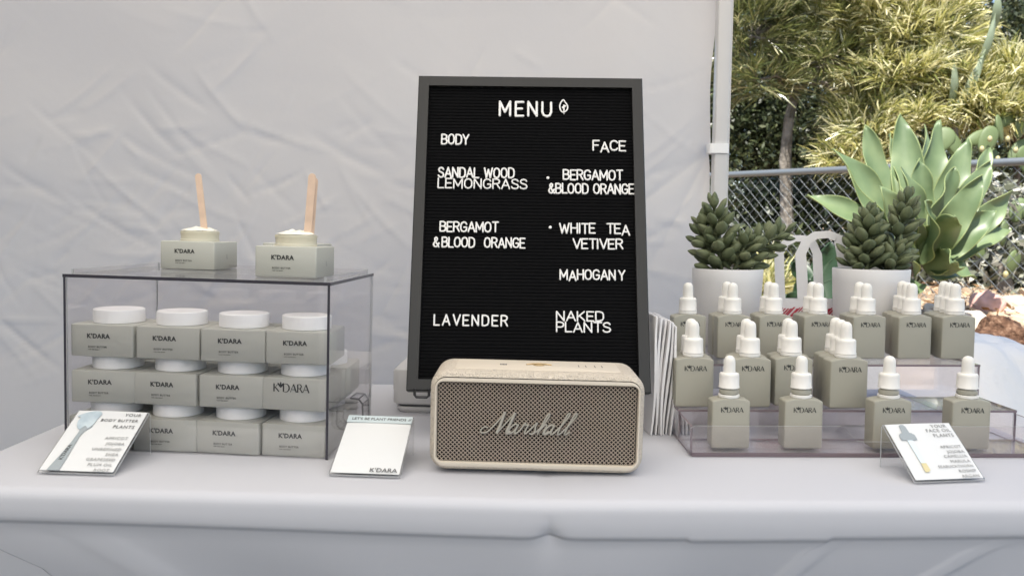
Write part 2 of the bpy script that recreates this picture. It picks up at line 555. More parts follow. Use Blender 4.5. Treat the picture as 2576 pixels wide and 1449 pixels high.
# ------------------------------------------------------------------ cloth-covered table
def tablecloth():
    TX0, TX1, TY0, TY1 = -0.586, 0.666, 0.784, 1.352
    r = 0.013
    per = []                                 # (x, y, nx, ny)
    nf = 420
    for i in range(nf + 1):
        per.append((TX0 + (TX1 - TX0) * i / nf, TY0, 0, -1))
    for k in range(1, 6):
        a = R(-90 + 90 * k / 6)
        per.append((TX1, TY0, math.cos(a), math.sin(a)))
    for i in range(60):
        per.append((TX1, TY0 + (TY1 - TY0) * i / 59, 1, 0))
    for k in range(1, 6):
        a = R(90 * k / 6)
        per.append((TX1, TY1, math.cos(a), math.sin(a)))
    for i in range(101):
        per.append((TX1 + (TX0 - TX1) * i / 100, TY1, 0, 1))
    for k in range(1, 6):
        a = R(90 + 90 * k / 6)
        per.append((TX0, TY1, math.cos(a), math.sin(a)))
    for i in range(60):
        per.append((TX0, TY1 + (TY0 - TY1) * i / 59, -1, 0))
    for k in range(1, 6):
        a = R(180 + 90 * k / 6)
        per.append((TX0, TY0, math.cos(a), math.sin(a)))
    # profile steps: (outward offset, drop)
    prof = [(r * math.sin(R(a)), r * (1 - math.cos(R(a)))) for a in (0, 15, 30, 45, 60, 75, 90)]
    prof += [(r + 0.001, 0.019), (r + 0.001, 0.026), (r + 0.0008, 0.030), (r + 0.0004, 0.0325), (r - 0.0004, 0.0342), (r - 0.0015, 0.0355),
             (r - 0.0028, 0.0385), (r - 0.0042, 0.050), (r - 0.0105, 0.085), (r - 0.0165, 0.11), (r - 0.026, 0.16), (r - 0.033, 0.26), (r - 0.052, 0.42), (r - 0.06, 0.6), (r - 0.05, 0.735)]
    mb = MB()
    ls = []
    cxm = (TX0 + TX1) / 2
    for (off, dr) in prof:
        l = []
        for (x, y, nx_, ny_) in per:
            front = max(0.0, -ny_)
            e = math.exp(-abs(x - FOLD) / 0.006) * front
            o2, d2 = off, dr
            if dr > 0.014 and dr < 0.036:
                o2 -= 0.0016 * e
            if 0.027 <= dr < 0.045:
                q = math.exp(-((x - FOLD) / 0.012) ** 2) * front
                d2 -= 0.0045 * q * (dr - 0.022) / 0.014
                o2 -= 0.0022 * q * (dr > 0.029)
                d2 += (0.0025 * math.sin(x * 5 + 1) + 0.002 * (1 if 0.18 < x < 0.32 else 0)) * front
            if dr > 0.045 and front > 0:
                kk = min(1, (dr - 0.045) / 0.05)
                for lx, ww, sl_ in ((0.33, 0.014, 0.0), (0.50, 0.015, 0.05), (0.64, 0.03, 0.5), (-0.40, 0.03, -0.6)):
                    c = lx + sl_ * dr
                    o2 += 0.0035 * kk * math.exp(-((x - c) / ww) ** 4) * front
                o2 += (0.003 * math.sin(x * 9 + dr * 14) + 0.002 * math.sin(x * 21 - dr * 9)) * kk * front
            k = 0.0
            if dr > 0.037:
                k = 0.25 * (1 - math.exp(-(dr - 0.037) / 0.036)) - 0.12 * max(0, (dr - 0.3) / 0.45)
            xx = x + nx_ * o2
            xx = cxm + (xx - cxm) * (1 - k)
            l.append((xx, y + ny_ * o2, max(0.004, TZ + sag(x) - d2)))
        ls.append(l)
    mb.loops(ls, cap0=False, cap1=False)
    # top
    gx_, gy_ = 120, 40
    vs = []
    for j in range(gy_ + 1):
        for i in range(gx_ + 1):
            x = TX0 + (TX1 - TX0) * i / gx_
            y = TY0 + (TY1 - TY0) * j / gy_
            e = 0.0 if j == 0 else 0.0012 * math.exp(-abs(x - FOLD) / 0.006)
            vs.append((x, y, TZ + sag(x) - e))
    fs = [(j * (gx_ + 1) + i, j * (gx_ + 1) + i + 1, (j + 1) * (gx_ + 1) + i + 1, (j + 1) * (gx_ + 1) + i) for j in range(gy_) for i in range(gx_)]
    mb.add(vs, fs)
    o = mb.build('tablecloth', M_['cloth'], None, 180)
    bm = bmesh.new()
    bm.from_mesh(o.data)
    bmesh.ops.remove_doubles(bm, verts=bm.verts, dist=0.0004)
    bmesh.ops.recalc_face_normals(bm, faces=bm.faces)
    bm.to_mesh(o.data)
    bm.free()
    return tag(o, 'white stretch cloth covering the folding table that carries the whole display', 'tablecloth')


tablecloth()

# ------------------------------------------------------------------ body butter jars
JW, JH = 0.0755, 0.0376


def jar_body(mb, w=JW, d=JW, h=JH):
    b = 0.0012
    ls = []
    for ins, z in ((b, 0), (0.0004, 0.0004), (0, b), (0, h - b), (0.0004, h - 0.0004), (b, h)):
        ls.append([(x, y, z) for x, y in rrect(w - 2 * ins, d - 2 * ins, 0.0022, 3)])
    mb.loops(ls)


def flower_mark(mb, x, y, s, M):             # the small bloom that stands for the apostrophe
    for a in (55, 90, 125):
        c, sn = math.cos(R(a)), math.sin(R(a))
        pts = [(0, 0), (0.35, 0.16), (0.75, 0.14), (1, 0), (0.75, -0.14), (0.35, -0.16)]
        vs = [(x + s * (p * c - q * sn), y + s * (p * sn + q * c), 0.0001) for p, q in pts]
        mb.add(vs, [tuple(range(6))], 0, M)


FRONT = Matrix.Rotation(R(90), 4, 'X')       # text plane facing -Y


def brand(mb, size, cx, z, yf, bold=0.0, serif=False):
    """the words K'DARA centred on cx in the plane y = yf"""
    Mx = Matrix.Translation((cx, yf, z)) @ FRONT
    if not serif:
        text_into(mb, "K'DARA", size, Mx, bold=bold, align='CENTER', spacing=1.08)
    else:                                    # lettering with thick and thin strokes
        h = size * 0.7
        th, tn = h * 0.17, h * 0.07
        x = 0.0
        P = []

        def bar(x0, y0, x1, y1, w):
            d = Vector((x1 - x0, y1 - y0, 0))
            n = Vector((-d.y, d.x, 0)).normalized() * w / 2
            a, b = Vector((x0, y0, 0)), Vector((x1, y1, 0))
            P.append([a + n, a - n, b - n, b + n])

        def letter(ch, x):
            if ch == 'K':
                bar(x + th / 2, 0, x + th / 2, h, th)
                bar(x + th, h * .45, x + h * .62, h, tn)
                bar(x + th * 1.4, h * .55, x + h * .72, 0, th * .85)
                return h * .78
            if ch == 'D':
                bar(x + th / 2, 0, x + th / 2, h, th)
                pts = [(x + th, h), (x + h * .5, h), (x + h * .74, h * .8), (x + h * .82, h * .5), (x + h * .74, h * .2), (x + h * .5, 0), (x + th, 0)]
                ws = [tn, tn * 1.6, th, th, tn * 1.6, tn]
                for i in range(6):
                    bar(*pts[i], *pts[i + 1], ws[i])
                return h * .96
            if ch == 'A':
                bar(x + .0, 0, x + h * .38, h, tn)
                bar(x + h * .38, h, x + h * .76, 0, th)
                bar(x + h * .17, h * .33, x + h * .6, h * .33, tn)
                return h * .84
            if ch == 'R':
                bar(x + th / 2, 0, x + th / 2, h, th)
                pts = [(x + th, h), (x + h * .42, h), (x + h * .56, h * .76), (x + h * .42, h * .5), (x + th, h * .5)]
                ws = [tn, th * .8, th * .8, tn]
                for i in range(4):
                    bar(*pts[i], *pts[i + 1], ws[i])
                bar(x + h * .34, h * .5, x + h * .68, 0, th * .85)
                return h * .74
        x += letter('K', x)
        fx = x + h * .05
        x += h * .42
        for ch in 'DARA':
            x += letter(ch, x)
        Mo = Mx @ Matrix.Translation((-x / 2, 0, 0))
        for k, p in enumerate(P):
            q = [(v.x, v.y, 0.00008 + 0.00001 * k) for v in p]
            mb.add(q, [(0, 1, 2, 3)], 0, Mo)
        flower_mark(mb, fx + h * .10, h * .55, h * .70, Mo)
        # the middle petal and a ring of leaves read as a small star at this size
        flower_mark(mb, fx + h * .10, h * .5, h * .40, Mo @ Matrix.Translation((0, 0, .00002)))


def lettering(big=False):
    mb = MB()
    yf = -JW / 2 - 0.0003
    if big:
        brand(mb, 0.0135, -0.003, 0.0215, yf, serif=True)
    else:
        brand(mb, 0.0074, -0.004, 0.0218, yf, bold=0.00026)
        Mx = Matrix.Translation((-0.0165, yf, 0.0105)) @ FRONT
        text_into(mb, 'BODY BUTTER', 0.0031, Mx, 0, spacing=1.15)
        text_into(mb, 'FOR THE BODY', 0.0017, Mx @ Matrix.Translation((0, -0.0028, 0)), 0, spacing=1.2)
    return mb


def lid_mb():
    mb = MB()
    r = 0.0288
    mb.lathe([(r - 0.002, JH + 0.0006), (r, JH + 0.0006), (r, JH + 0.0145), (r - 0.0004, JH + 0.0156), (r - 0.0016, JH + 0.0162), (r - 0.004, JH + 0.0162)], 56)
    return mb


jar = thing('cosmetic_jar', 'x', 'jar', group='grey jars of body butter stacked in the clear case')
mb = MB()
jar_body(mb)
jar_bodyo = mb.build('body', M_['jar'], jar)
mb = lid_mb()
mb.lathe([(0.027, JH - 0.0004), (0.027, JH + 0.001)], 32)
mb.build('lid', M_['lid'], jar)
lettering().build('lettering', M_['ink'], jar, 0)

# ------------------------------------------------------------------ clear display case on the left
fl, fr = on_table(163, 1130), on_table(825, 1157)
cyaw = math.atan2(fr.y - fl.y, fr.x - fl.x)
CASE = Matrix.Translation((fl.x, fl.y, TZ + sag(fl.x) + 0.0004)) @ Matrix.Rotation(R(1.02), 4, 'Y') @ Matrix.Rotation(cyaw, 4, 'Z')
CW, CD, CH = (fr - fl).length, 0.214, 0.2045
case = thing('display_case', 'large clear acrylic case with dark edges holding the stacked grey jars', 'display case', CASE)
T = 0.003


def panel(name, a, b, thin, parent, mats, bevel=None):
    """a sheet of clear plastic: the two broad faces clear, the rim in the edge material"""
    mb = MB()
    x0, y0, z0 = a
    x1, y1, z1 = b
    vs = [(x0, y0, z0), (x1, y0, z0), (x1, y1, z0), (x0, y1, z0), (x0, y0, z1), (x1, y0, z1), (x1, y1, z1), (x0, y1, z1)]
    fs = {'z': [(0, 3, 2, 1), (4, 5, 6, 7)], 'y': [(0, 1, 5, 4), (2, 3, 7, 6)], 'x': [(1, 2, 6, 5), (3, 0, 4, 7)]}
    for k, ff in fs.items():
        for n_, f in enumerate(ff):
            mb.add(vs, [f], 0 if k == thin else (1 if (len(mats) < 3 or (k == 'y' and n_ == 0) or (k == 'x' and n_ == 0 and thin == 'z')) else 2))
    return mb.build(name, mats, parent, 0)


AE = [M_['acrylic'], M_['acrylic_edge'], M_['clear_edge']]
panel('base_panel', (T, T, 0), (CW - T, CD - T, 0.0008), 'z', case, [M_['acrylic'], M_['clear_edge']])
panel('side_panel', (0, 0, 0), (T, CD, CH - T), 'x', case, AE)
panel('side_panel', (CW - T, 0, 0), (CW, CD, CH - T), 'x', case, AE)
panel('back_panel', (T, CD - T, 0), (CW - T, CD, CH - T), 'y', case, [M_['acrylic'], M_['clear_edge']])
panel('front_panel', (T + .0002, 0.0004, 0.0002), (CW - T - .0002, T, CH - T - .0004), 'y', case, [M_['acrylic'], M_['clear_edge']])
lid = panel('lid', (-0.0005, -0.0005, CH - T), (CW + 0.0005, CD + 0.0005, CH + 0.0007), 'z', case, AE)
for nm, a, b, th in (('rim', (0.006, 0.006, CH + .0008), (0.0085, CD - 0.006, CH + 0.0065), 'x'), ('rim', (CW - 0.0085, 0.006, CH + .0008), (CW - 0.006, CD - 0.006, CH + 0.0065), 'x'),
                     ('rim', (0.0086, 0.006, CH + .0008), (CW - 0.0086, 0.008, CH + 0.0065), 'y'), ('rim', (0.0086, CD - 0.008, CH + .0008), (CW - 0.0086, CD - 0.006, CH + 0.0065), 'y')):
    panel(nm, a, b, th, lid, [M_['acrylic'], M_['clear_edge']])
# pull handle bent from a strip, on the right side near the back
mb = MB()
hp = [(CW, 0.112, 0.012), (CW + 0.012, 0.112, 0.013), (CW + 0.017, 0.112, 0.018), (CW + 0.016, 0.112, 0.046), (CW + 0.011, 0.112, 0.052), (CW, 0.112, 0.053)]
for i in range(5):
    a, b = Vector(hp[i]), Vector(hp[i + 1])
    d = (b - a).normalized()
    n = Vector((-d.z, 0, d.x)) * 0.0012
    vs = []
    for y in (-0.016, 0.016):
        for p, sg in ((a, 1), (b, 1), (b, -1), (a, -1)):
            vs.append(p + n * sg + Vector((0, y, 0)))
    mb.add(vs, [(0, 1, 5, 4), (2, 3, 7, 6)], 0)
    mb.add(vs, [(0, 3, 2, 1), (4, 5, 6, 7), (1, 2, 6, 5), (3, 0, 4, 7)], 1)
mb.build('handle', [M_['acrylic'], mat('smoky_edge', (0.16, 0.155, 0.16), 0.2, 0.5, trans=(0.4, (0.5, 0.5, 0.5)))], case, 0)

ROWS = ['bottom', 'middle', 'top']
COLS = ['leftmost', 'second from left', 'second from right', 'rightmost']
jit = random.Random(3)
first = True
for depth in range(2):
    for r_ in range(3):
        for c in range(4):
            if depth == 1 and r_ == 2:
                continue
            yaw = jit.uniform(-2.2, 3.4) if depth == 0 else jit.uniform(-2, 2)
            lx = 0.0400 + c * 0.0768 + jit.uniform(-0.001, 0.001) + (0.001 * (r_ - 1))
            ly = T + 0.0022 + JW / 2 + depth * 0.0785 + jit.uniform(0, 0.003) + r_ * .001
            lz = 0.0010 + r_ * (JH + 0.0163)
            Mj = CASE @ LOC(lx, ly, lz, R(yaw * (1.25 if depth == 0 else 1)))
            if depth == 0:
                lab = 'closed grey square jar, %s of the front %s row in the clear case' % (COLS[c], ROWS[r_])
            else:
                lab = 'closed grey jar at the back of the case, %s, %s layer' % (COLS[c], ROWS[r_])
            if first:
                jar.matrix_world = Mj
                jar['label'] = lab
                o = jar
                first = False
            else:
                o = dup(jar, Mj, lab)
            if depth == 0 and r_ == 1 and c == 3:
                o['label'] = 'closed grey jar with the largest serif lettering, rightmost of the middle row'
                for ch in list(o.children):
                    if ch.name.startswith('lettering'):
                        bpy.data.objects.remove(ch)
                lettering(True).build('lettering', M_['ink'], o, 0)

# open jars on the lid
def open_jar(label, M):
    t = thing('open_jar', label, 'jar', M, 'opened tester jars on the case lid')
    b = jar_bodyo.copy()
    COL.objects.link(b)
    b.parent = t
    lettering().build('lettering', M_['ink'], t, 0)
    mb = MB()
    text_into(mb, 'L', 0.009, Matrix.Translation((JW / 2 + 0.0003, 0, 0.014)) @ Matrix.Rotation(R(90), 4, 'Z') @ FRONT)
    mb.v = mb.v[:]
    mb.build('side_mark', M_['ink_pale'], t, 0)
    mb = MB()
    r = 0.0250
    pr = [(r - 0.001, JH - 0.0002), (r + 0.0006, JH), (r + 0.0006, JH + 0.0022), (r, JH + 0.0028), (r, JH + 0.0095), (r + 0.0006, JH + 0.0105), (r + 0.0004, JH + 0.0135), (r - 0.0012, JH + 0.0139), (r - 0.0015, JH + 0.004)]
    mb.lathe(pr, 48, cap1=False)
    mb.build('neck', M_['frost'], t)
    mb = MB()
    n, m = 40, 14
    ls = []
    rr = random.Random(len(label))
    ph = [rr.uniform(0, 6.28) for _ in range(4)]
    for k in range(m):
        q = 1 - k / (m - 1) * 0.98
        l = []
        for i in range(n):
            a = 2 * math.pi * i / n
            x, y = (r - 0.0002) * q * math.cos(a), (r - 0.0002) * q * math.sin(a)
            z = JH + 0.0146 + 0.0042 * (1 - q ** 3) + 0.0016 * (1.2 - q) * math.sin(260 * x + ph[0]) * math.sin(230 * y + ph[1]) + 0.0011 * (1.1 - q) * math.sin(520 * x + ph[2]) * math.cos(430 * y + ph[3])
            l.append((x, y, z))
        ls.append(l)
    mb.loops(ls, cap0=False)
    mb.build('cream', M_['cream'], t, 180)
    return t


def lid_place(px0, py0, px1, py1, Yg, yaw, back=0.0):
    """stand on the lid; px0 is where the front left corner shows"""
    c = at_y(px0, py0, Yg)
    loc = CASE.inverted() @ c
    Mz = CASE @ Matrix.Translation((loc.x, loc.y + back, CH + 0.001)) @ Matrix.Rotation(R(yaw), 4, 'Z') @ Matrix.Translation((JW / 2, JW / 2, 0))
    return Mz


M1 = lid_place(403, 668, 0, 0, 1.075, -0.5)
M2 = lid_place(641, 698, 0, 0, 0.958, -0.5)
open_jar('open grey jar of cream with one wooden stick, on the left of the case lid', M1)
open_jar('open grey jar of cream with two wooden sticks, on the right of the case lid', M2)
M3 = lid_place(656, 640, 0, 0, 1.085, -1, 0.004)
t = thing('cosmetic_carton', 'plain grey square box on the lid behind the right open jar', 'box', M3)
mb = MB()
jar_body(mb, 0.0745, 0.0745, 0.0385)
mb.build('body', M_['jar'], t)


def stick(label, base, tip, w, face=0.0, th=0.0016):
    base, tip = Vector(base), Vector(tip)
    L_ = (tip - base).length
    mb = MB()
    pr = []
    for k in range(9):
        a = R(180 * k / 8)
        pr.append((w / 2 * math.cos(a), L_ - w / 2 + w / 2 * math.sin(a)))
    for k in range(9):
        a = R(180 + 180 * k / 8)
        pr.append((w / 2 * math.cos(a), w / 2 + w / 2 * math.sin(a)))
    mb.loops([[(x, y, z) for x, z in pr] for y in (th / 2, -th / 2)])
    z = (tip - base).normalized()
    x = Vector((math.cos(face), math.sin(face), 0))
    x = (x - z * x.dot(z)).normalized()
    y = z.cross(x)
    Mx = Matrix((x, y, z)).transposed().to_4x4()
    Mx.translation = base
    o = mb.build('wooden_stick', M_['wood'])
    o.matrix_world = Mx
    return tag(o, label, 'wooden stick', 'wooden sticks standing in the open jars')


c1 = M1 @ Vector((0, 0, JH))
b = at_y(513, 577, c1.y - 0.004)
stick('single pale wooden stick leaning left in the left open jar', b - Vector((-0.001, 0, 0.004)), at_y(498, 437, c1.y + 0.012), 0.0088)
c2 = M2 @ Vector((0, 0, JH))
stick('front one of two wooden sticks standing in the right open jar', at_y(773, 601, c2.y - 0.004), at_y(786, 437, c2.y + 0.008), 0.0094)
stick('back one of two wooden sticks standing in the right open jar', at_y(780, 597, c2.y + 0.003), at_y(791, 447, c2.y + 0.018), 0.0094, 0.4)

# ------------------------------------------------------------------ slanted sign holders with cards
def holder(label, bl, br, ytop, ztop, yaw, parts, blank=None):
    p0, p1 = on_table(*bl), on_table(*br)
    w = abs(p1.x - p0.x) / math.cos(yaw)
    Mh = table_M(p0.x, p0.y, yaw, dz=0.0005)
    t = thing('sign_holder', label, 'sign', Mh, 'slanted acrylic sign holders on the table')
    dy, dz = ytop, ztop
    L_ = math.hypot(dy, dz)
    a = math.atan2(dz, dy)
    th = 0.0022
    mb = MB()
    Ms = Matrix.Translation((0, 0, 0.001)) @ Matrix.Rotation(a, 4, 'X')
    # sheet under the card, upright back and floor strip, one bent piece
    vs = [(0, 0, 0), (w, 0, 0), (w, L_, 0), (0, L_, 0), (0, 0, th), (w, 0, th), (w, L_, th), (0, L_, th)]
    mb.add(vs, [(0, 3, 2, 1), (4, 5, 6, 7)], 0, Ms)
    mb.add(vs, [(0, 1, 5, 4), (1, 2, 6, 5), (2, 3, 7, 6), (3, 0, 4, 7)], 1, Ms)
    z1 = dz
    vs = [(0, dy, 0), (w, dy, 0), (w, dy + th * .8, 0), (0, dy + th * .8, 0), (0, dy, z1), (w, dy, z1), (w, dy + th * .8, z1), (0, dy + th * .8, z1)]
    mb.add(vs, [(0, 1, 5, 4), (2, 3, 7, 6)], 0)
    mb.add(vs, [(1, 2, 6, 5), (3, 0, 4, 7)], 1)
    mb.build('acrylic_stand', [M_['holder'], M_['clear_edge']], t, 0)
    Mc = Ms @ Matrix.Translation((0, 0, th + 0.0002))
    mb = MB()
    n = 12
    vs, fs = [], []
    for j in range(n + 1):
        for i in range(n + 1):
            u, v = i / n, j / n
            z = 0.0006 + 0.0009 * math.sin(u * 3.1) * v * v
            vs.append((0.0015 + (w - 0.003) * u, 0.002 + (L_ - 0.003) * v, z))
    k = len(vs)
    vs += [(x, y, 0.0) for x, y, z in vs]
    for j in range(n):
        for i in range(n):
            q = (j * (n + 1) + i, j * (n + 1) + i + 1, (j + 1) * (n + 1) + i + 1, (j + 1) * (n + 1) + i)
            fs += [q, tuple(reversed([k + e for e in q]))]
    mb.add(vs, fs, 0, Mc)
    mb.build('card', M_['paper'], t, 180)
    # clear cover sheet over the card
    mb = MB()
    mb.add([(0, 0, 0.0024), (w, 0, 0.0024), (w, L_, 0.0024), (0, L_, 0.0024)], [(0, 1, 2, 3)], 0, Mc)
    parts(t, Mc @ Matrix.Translation((0, 0, 0.0018)), w, L_)
    return t


def flat(name, pts, m, parent, M, z=0.0, bulge=None):
    mb = MB()
    mb.loops([[(x, y, z) for x, y in pts], [(x, y, z + 0.00012) for x, y in pts]], 0, M)
    return mb.build(name, m, parent, 0)


def smoothpts(p, n=6, closed=True):
    out = []
    N = len(p)
    for i in range(N if closed else N - 1):
        P = [Vector((*p[(i + k) % N], 0)) if closed else Vector((*p[min(max(i + k, 0), N - 1)], 0)) for k in (-1, 0, 1, 2)]
        for s in range(n):
            t = s / n
            q = 0.5 * ((2 * P[1]) + (P[2] - P[0]) * t + (2 * P[0] - 5 * P[1] + 4 * P[2] - P[3]) * t * t + (3 * P[1] - P[0] - 3 * P[2] + P[3]) * t ** 3)
            out.append((q.x, q.y))
    if not closed:
        out.append(tuple(p[-1]))
    return out


def lines(t, M, w, L_, items, mtl, name='lettering'):
    mb = MB()
    for body, v, size, right in items:
        text_into(mb, body, size * w, M @ Matrix.Translation((right * w, v * L_, 0.00015)), 0, align='RIGHT', bold=0.0, spacing=1.16)
    mb.build(name, mtl, t, 0)


def card_butter(t, M, w, L_):
    P = lambda pts: [(x * w, y * L_) for x, y in pts]
    flat('spatula_print', P([(0.12, 0.012), (0.285, 0.012), (0.275, 0.30), (0.265, 0.55), (0.285, 0.64), (0.36, 0.72), (0.20, 0.74), (0.215, 0.62), (0.205, 0.45), (0.17, 0.25)]), M_['spat_grey'], t, M)
    flat('cream_print', P(smoothpts([(0.15, 0.70), (0.11, 0.79), (0.115, 0.86), (0.06, 0.88), (0.17, 0.95), (0.31, 0.975), (0.38, 0.93), (0.36, 0.85), (0.35, 0.76), (0.31, 0.68), (0.25, 0.72), (0.20, 0.66)])), M_['spat_blue'], t, M, 0.0002)
    mb = MB()
    text_into(mb, "K'DARA", 0.075 * w, M @ Matrix.Translation((0.235 * w, 0.17 * L_, 0.0003)) @ Matrix.Rotation(R(88), 4, 'Z'), 0)
    mb.build('handle_lettering', M_['ink'], t, 0)
    lines(t, M, w, L_, [('YOUR', 0.90, 0.076, 0.93), ('BODY BUTTER', 0.805, 0.070, 0.93), ('PLANTS', 0.70, 0.076, 0.93)], M_['ink_grey'], 'heading')
    lines(t, M, w, L_, [('APRICOT', 0.515, 0.066, 0.93), ('JOJOBA', 0.425, 0.066, 0.93), ('UNREFINED', 0.335, 0.066, 0.93), ('SHEA', 0.255, 0.066, 0.93), ('GRAPESEED', 0.175, 0.066, 0.93),
                        ('PLUM OIL', 0.095, 0.066, 0.93), ('ROOT', 0.015, 0.066, 0.93)], M_['ink_pale'], 'ingredient_list')


def card_friends(t, M, w, L_):
    flat('header_band', [(0.012 * w, 0.86 * L_), (0.988 * w, 0.86 * L_), (0.988 * w, 0.985 * L_), (0.012 * w, 0.985 * L_)], M_['paper_blue'], t, M)
    mb = MB()
    text_into(mb, "LET'S BE PLANT FRIENDS", 0.075 * w, M @ Matrix.Translation((0.90 * w, 0.905 * L_, 0.0003)), 0, align='RIGHT', bold=0.00006, spacing=1.0)
    for x in (0.93, 0.95):                   # two small leaf strokes after the words
        mb.add([((x) * w, 0.905 * L_, .0003), ((x + .008) * w, 0.905 * L_, .0003), ((x + .03) * w, 0.945 * L_, .0003), ((x + .018) * w, 0.945 * L_, .0003)], [(0, 1, 2, 3)], 0, M)
    text_into(mb, "K'DARA", 0.11 * w, M @ Matrix.Translation((0.945 * w, 0.035 * L_, 0.0003)), 0, align='RIGHT', bold=0.00006)
    mb.build('lettering', M_['ink_grey'], t, 0)


def card_oil(t, M, w, L_):
    P = lambda pts: [(x * w, y * L_) for x, y in pts]
    flat('dropper_print', P([(0.13, 0.69), (0.36, 0.69), (0.36, 0.78), (0.325, 0.815), (0.30, 0.82), (0.295, 0.93), (0.275, 0.965), (0.235, 0.97), (0.205, 0.95), (0.195, 0.82), (0.165, 0.815), (0.13, 0.78)]), M_['spat_grey'], t, M)
    flat('pipette_print', P([(0.215, 0.29), (0.285, 0.29), (0.285, 0.688), (0.205, 0.688)]), M_['print_ice'], t, M)
    flat('oil_print', P([(0.205, 0.14), (0.255, 0.14), (0.29, 0.17), (0.287, 0.288), (0.213, 0.288)]), M_['print_yellow'], t, M)
    lines(t, M, w, L_, [('YOUR', 0.90, 0.078, 0.90), ('FACE OIL', 0.82, 0.078, 0.93), ('PLANTS', 0.73, 0.078, 0.93)], M_['ink_pale'], 'heading')
    lines(t, M, w, L_, [('APRICOT', 0.53, 0.066, 0.93), ('JOJOBA', 0.445, 0.066, 0.93), ('CAMELLIA', 0.365, 0.066, 0.93), ('MARULA', 0.28, 0.066, 0.93), ('SEABUCKTHORN', 0.20, 0.058, 0.93),
                        ('ROSHIP', 0.115, 0.066, 0.93), ('ARGAN', 0.03, 0.066, 0.93)], M_['ink_pale'], 'ingredient_list')


holder('slanted white card about body butter plants with spatula picture, left table corner', (95, 1193), (290, 1198), 0.078, 0.0475, R(-1.5), card_butter)
holder('slanted white card with pale blue header band, between clear case and speaker', (827, 1199), (1008, 1204), 0.088, 0.043, R(-2), card_friends)
holder('slanted white card about face oil plants with dropper picture, right table corner', (2300, 1219), (2497, 1223), 0.062, 0.047, R(1.0) + R(6), card_oil)

# ------------------------------------------------------------------ letter board
bo = Vector((0.0228, 1.01, TZ + 0.063))
bu = Vector((1, 0.0, -0.0062)).normalized()
bv = Vector((0, 0.128, 0.4225))
BH = bv.length
bv = bv.normalized()
bu = (bu - bv * bu.dot(bv)).normalized()
bn = bu.cross(bv)                            # towards the viewer
MBD = Matrix((bu, bv, bn)).transposed().to_4x4()
MBD.translation = bo
BWD = 0.3150
board = thing('letter_board', 'tall black felt letter board with white menu lettering, leaning behind the speaker', 'letter board', MBD)
mb = MB()
fw, fd = 0.0148, 0.022
hw = BWD / 2
o_, i_ = [(-hw, 0), (hw, 0), (hw, BH), (-hw, BH)], [(-hw + fw, fw), (hw - fw, fw), (hw - fw, BH - fw), (-hw + fw, BH - fw)]
bv_ = 0.0012
ls = [[(x, y, -fd) for x, y in o_], [(x, y, -bv_) for x, y in o_], [(x * (1 - bv_ / hw), bv_ + y * (1 - 2 * bv_ / BH), 0) for x, y in o_], [(x, y, 0.0) for x, y in i_], [(x, y, -0.009) for x, y in i_]]
mb.loops(ls, cap0=True, cap1=False)
mb.build('frame', M_['frame'], board, 20)
mb = MB()
n = 88
y0, y1 = fw, BH - fw
vs = []
pr = []
for k in range(n):
    p = y0 + (y1 - y0) * k / n
    q = (y1 - y0) / n
    pr += [(p, -0.0070), (p + q * .15, -0.0065), (p + q * .70, -0.0065), (p + q * .84, -0.0076), (p + q * .95, -0.0076)]
pr.append((y1, -0.0070))
for y, z in pr:
    vs += [(-hw + fw, y, z), (hw - fw, y, z)]
mb.add(vs, [(2 * k, 2 * k + 1, 2 * k + 3, 2 * k + 2) for k in range(len(pr) - 1)])
mb.build('felt_panel', M_['felt'], board, 0)

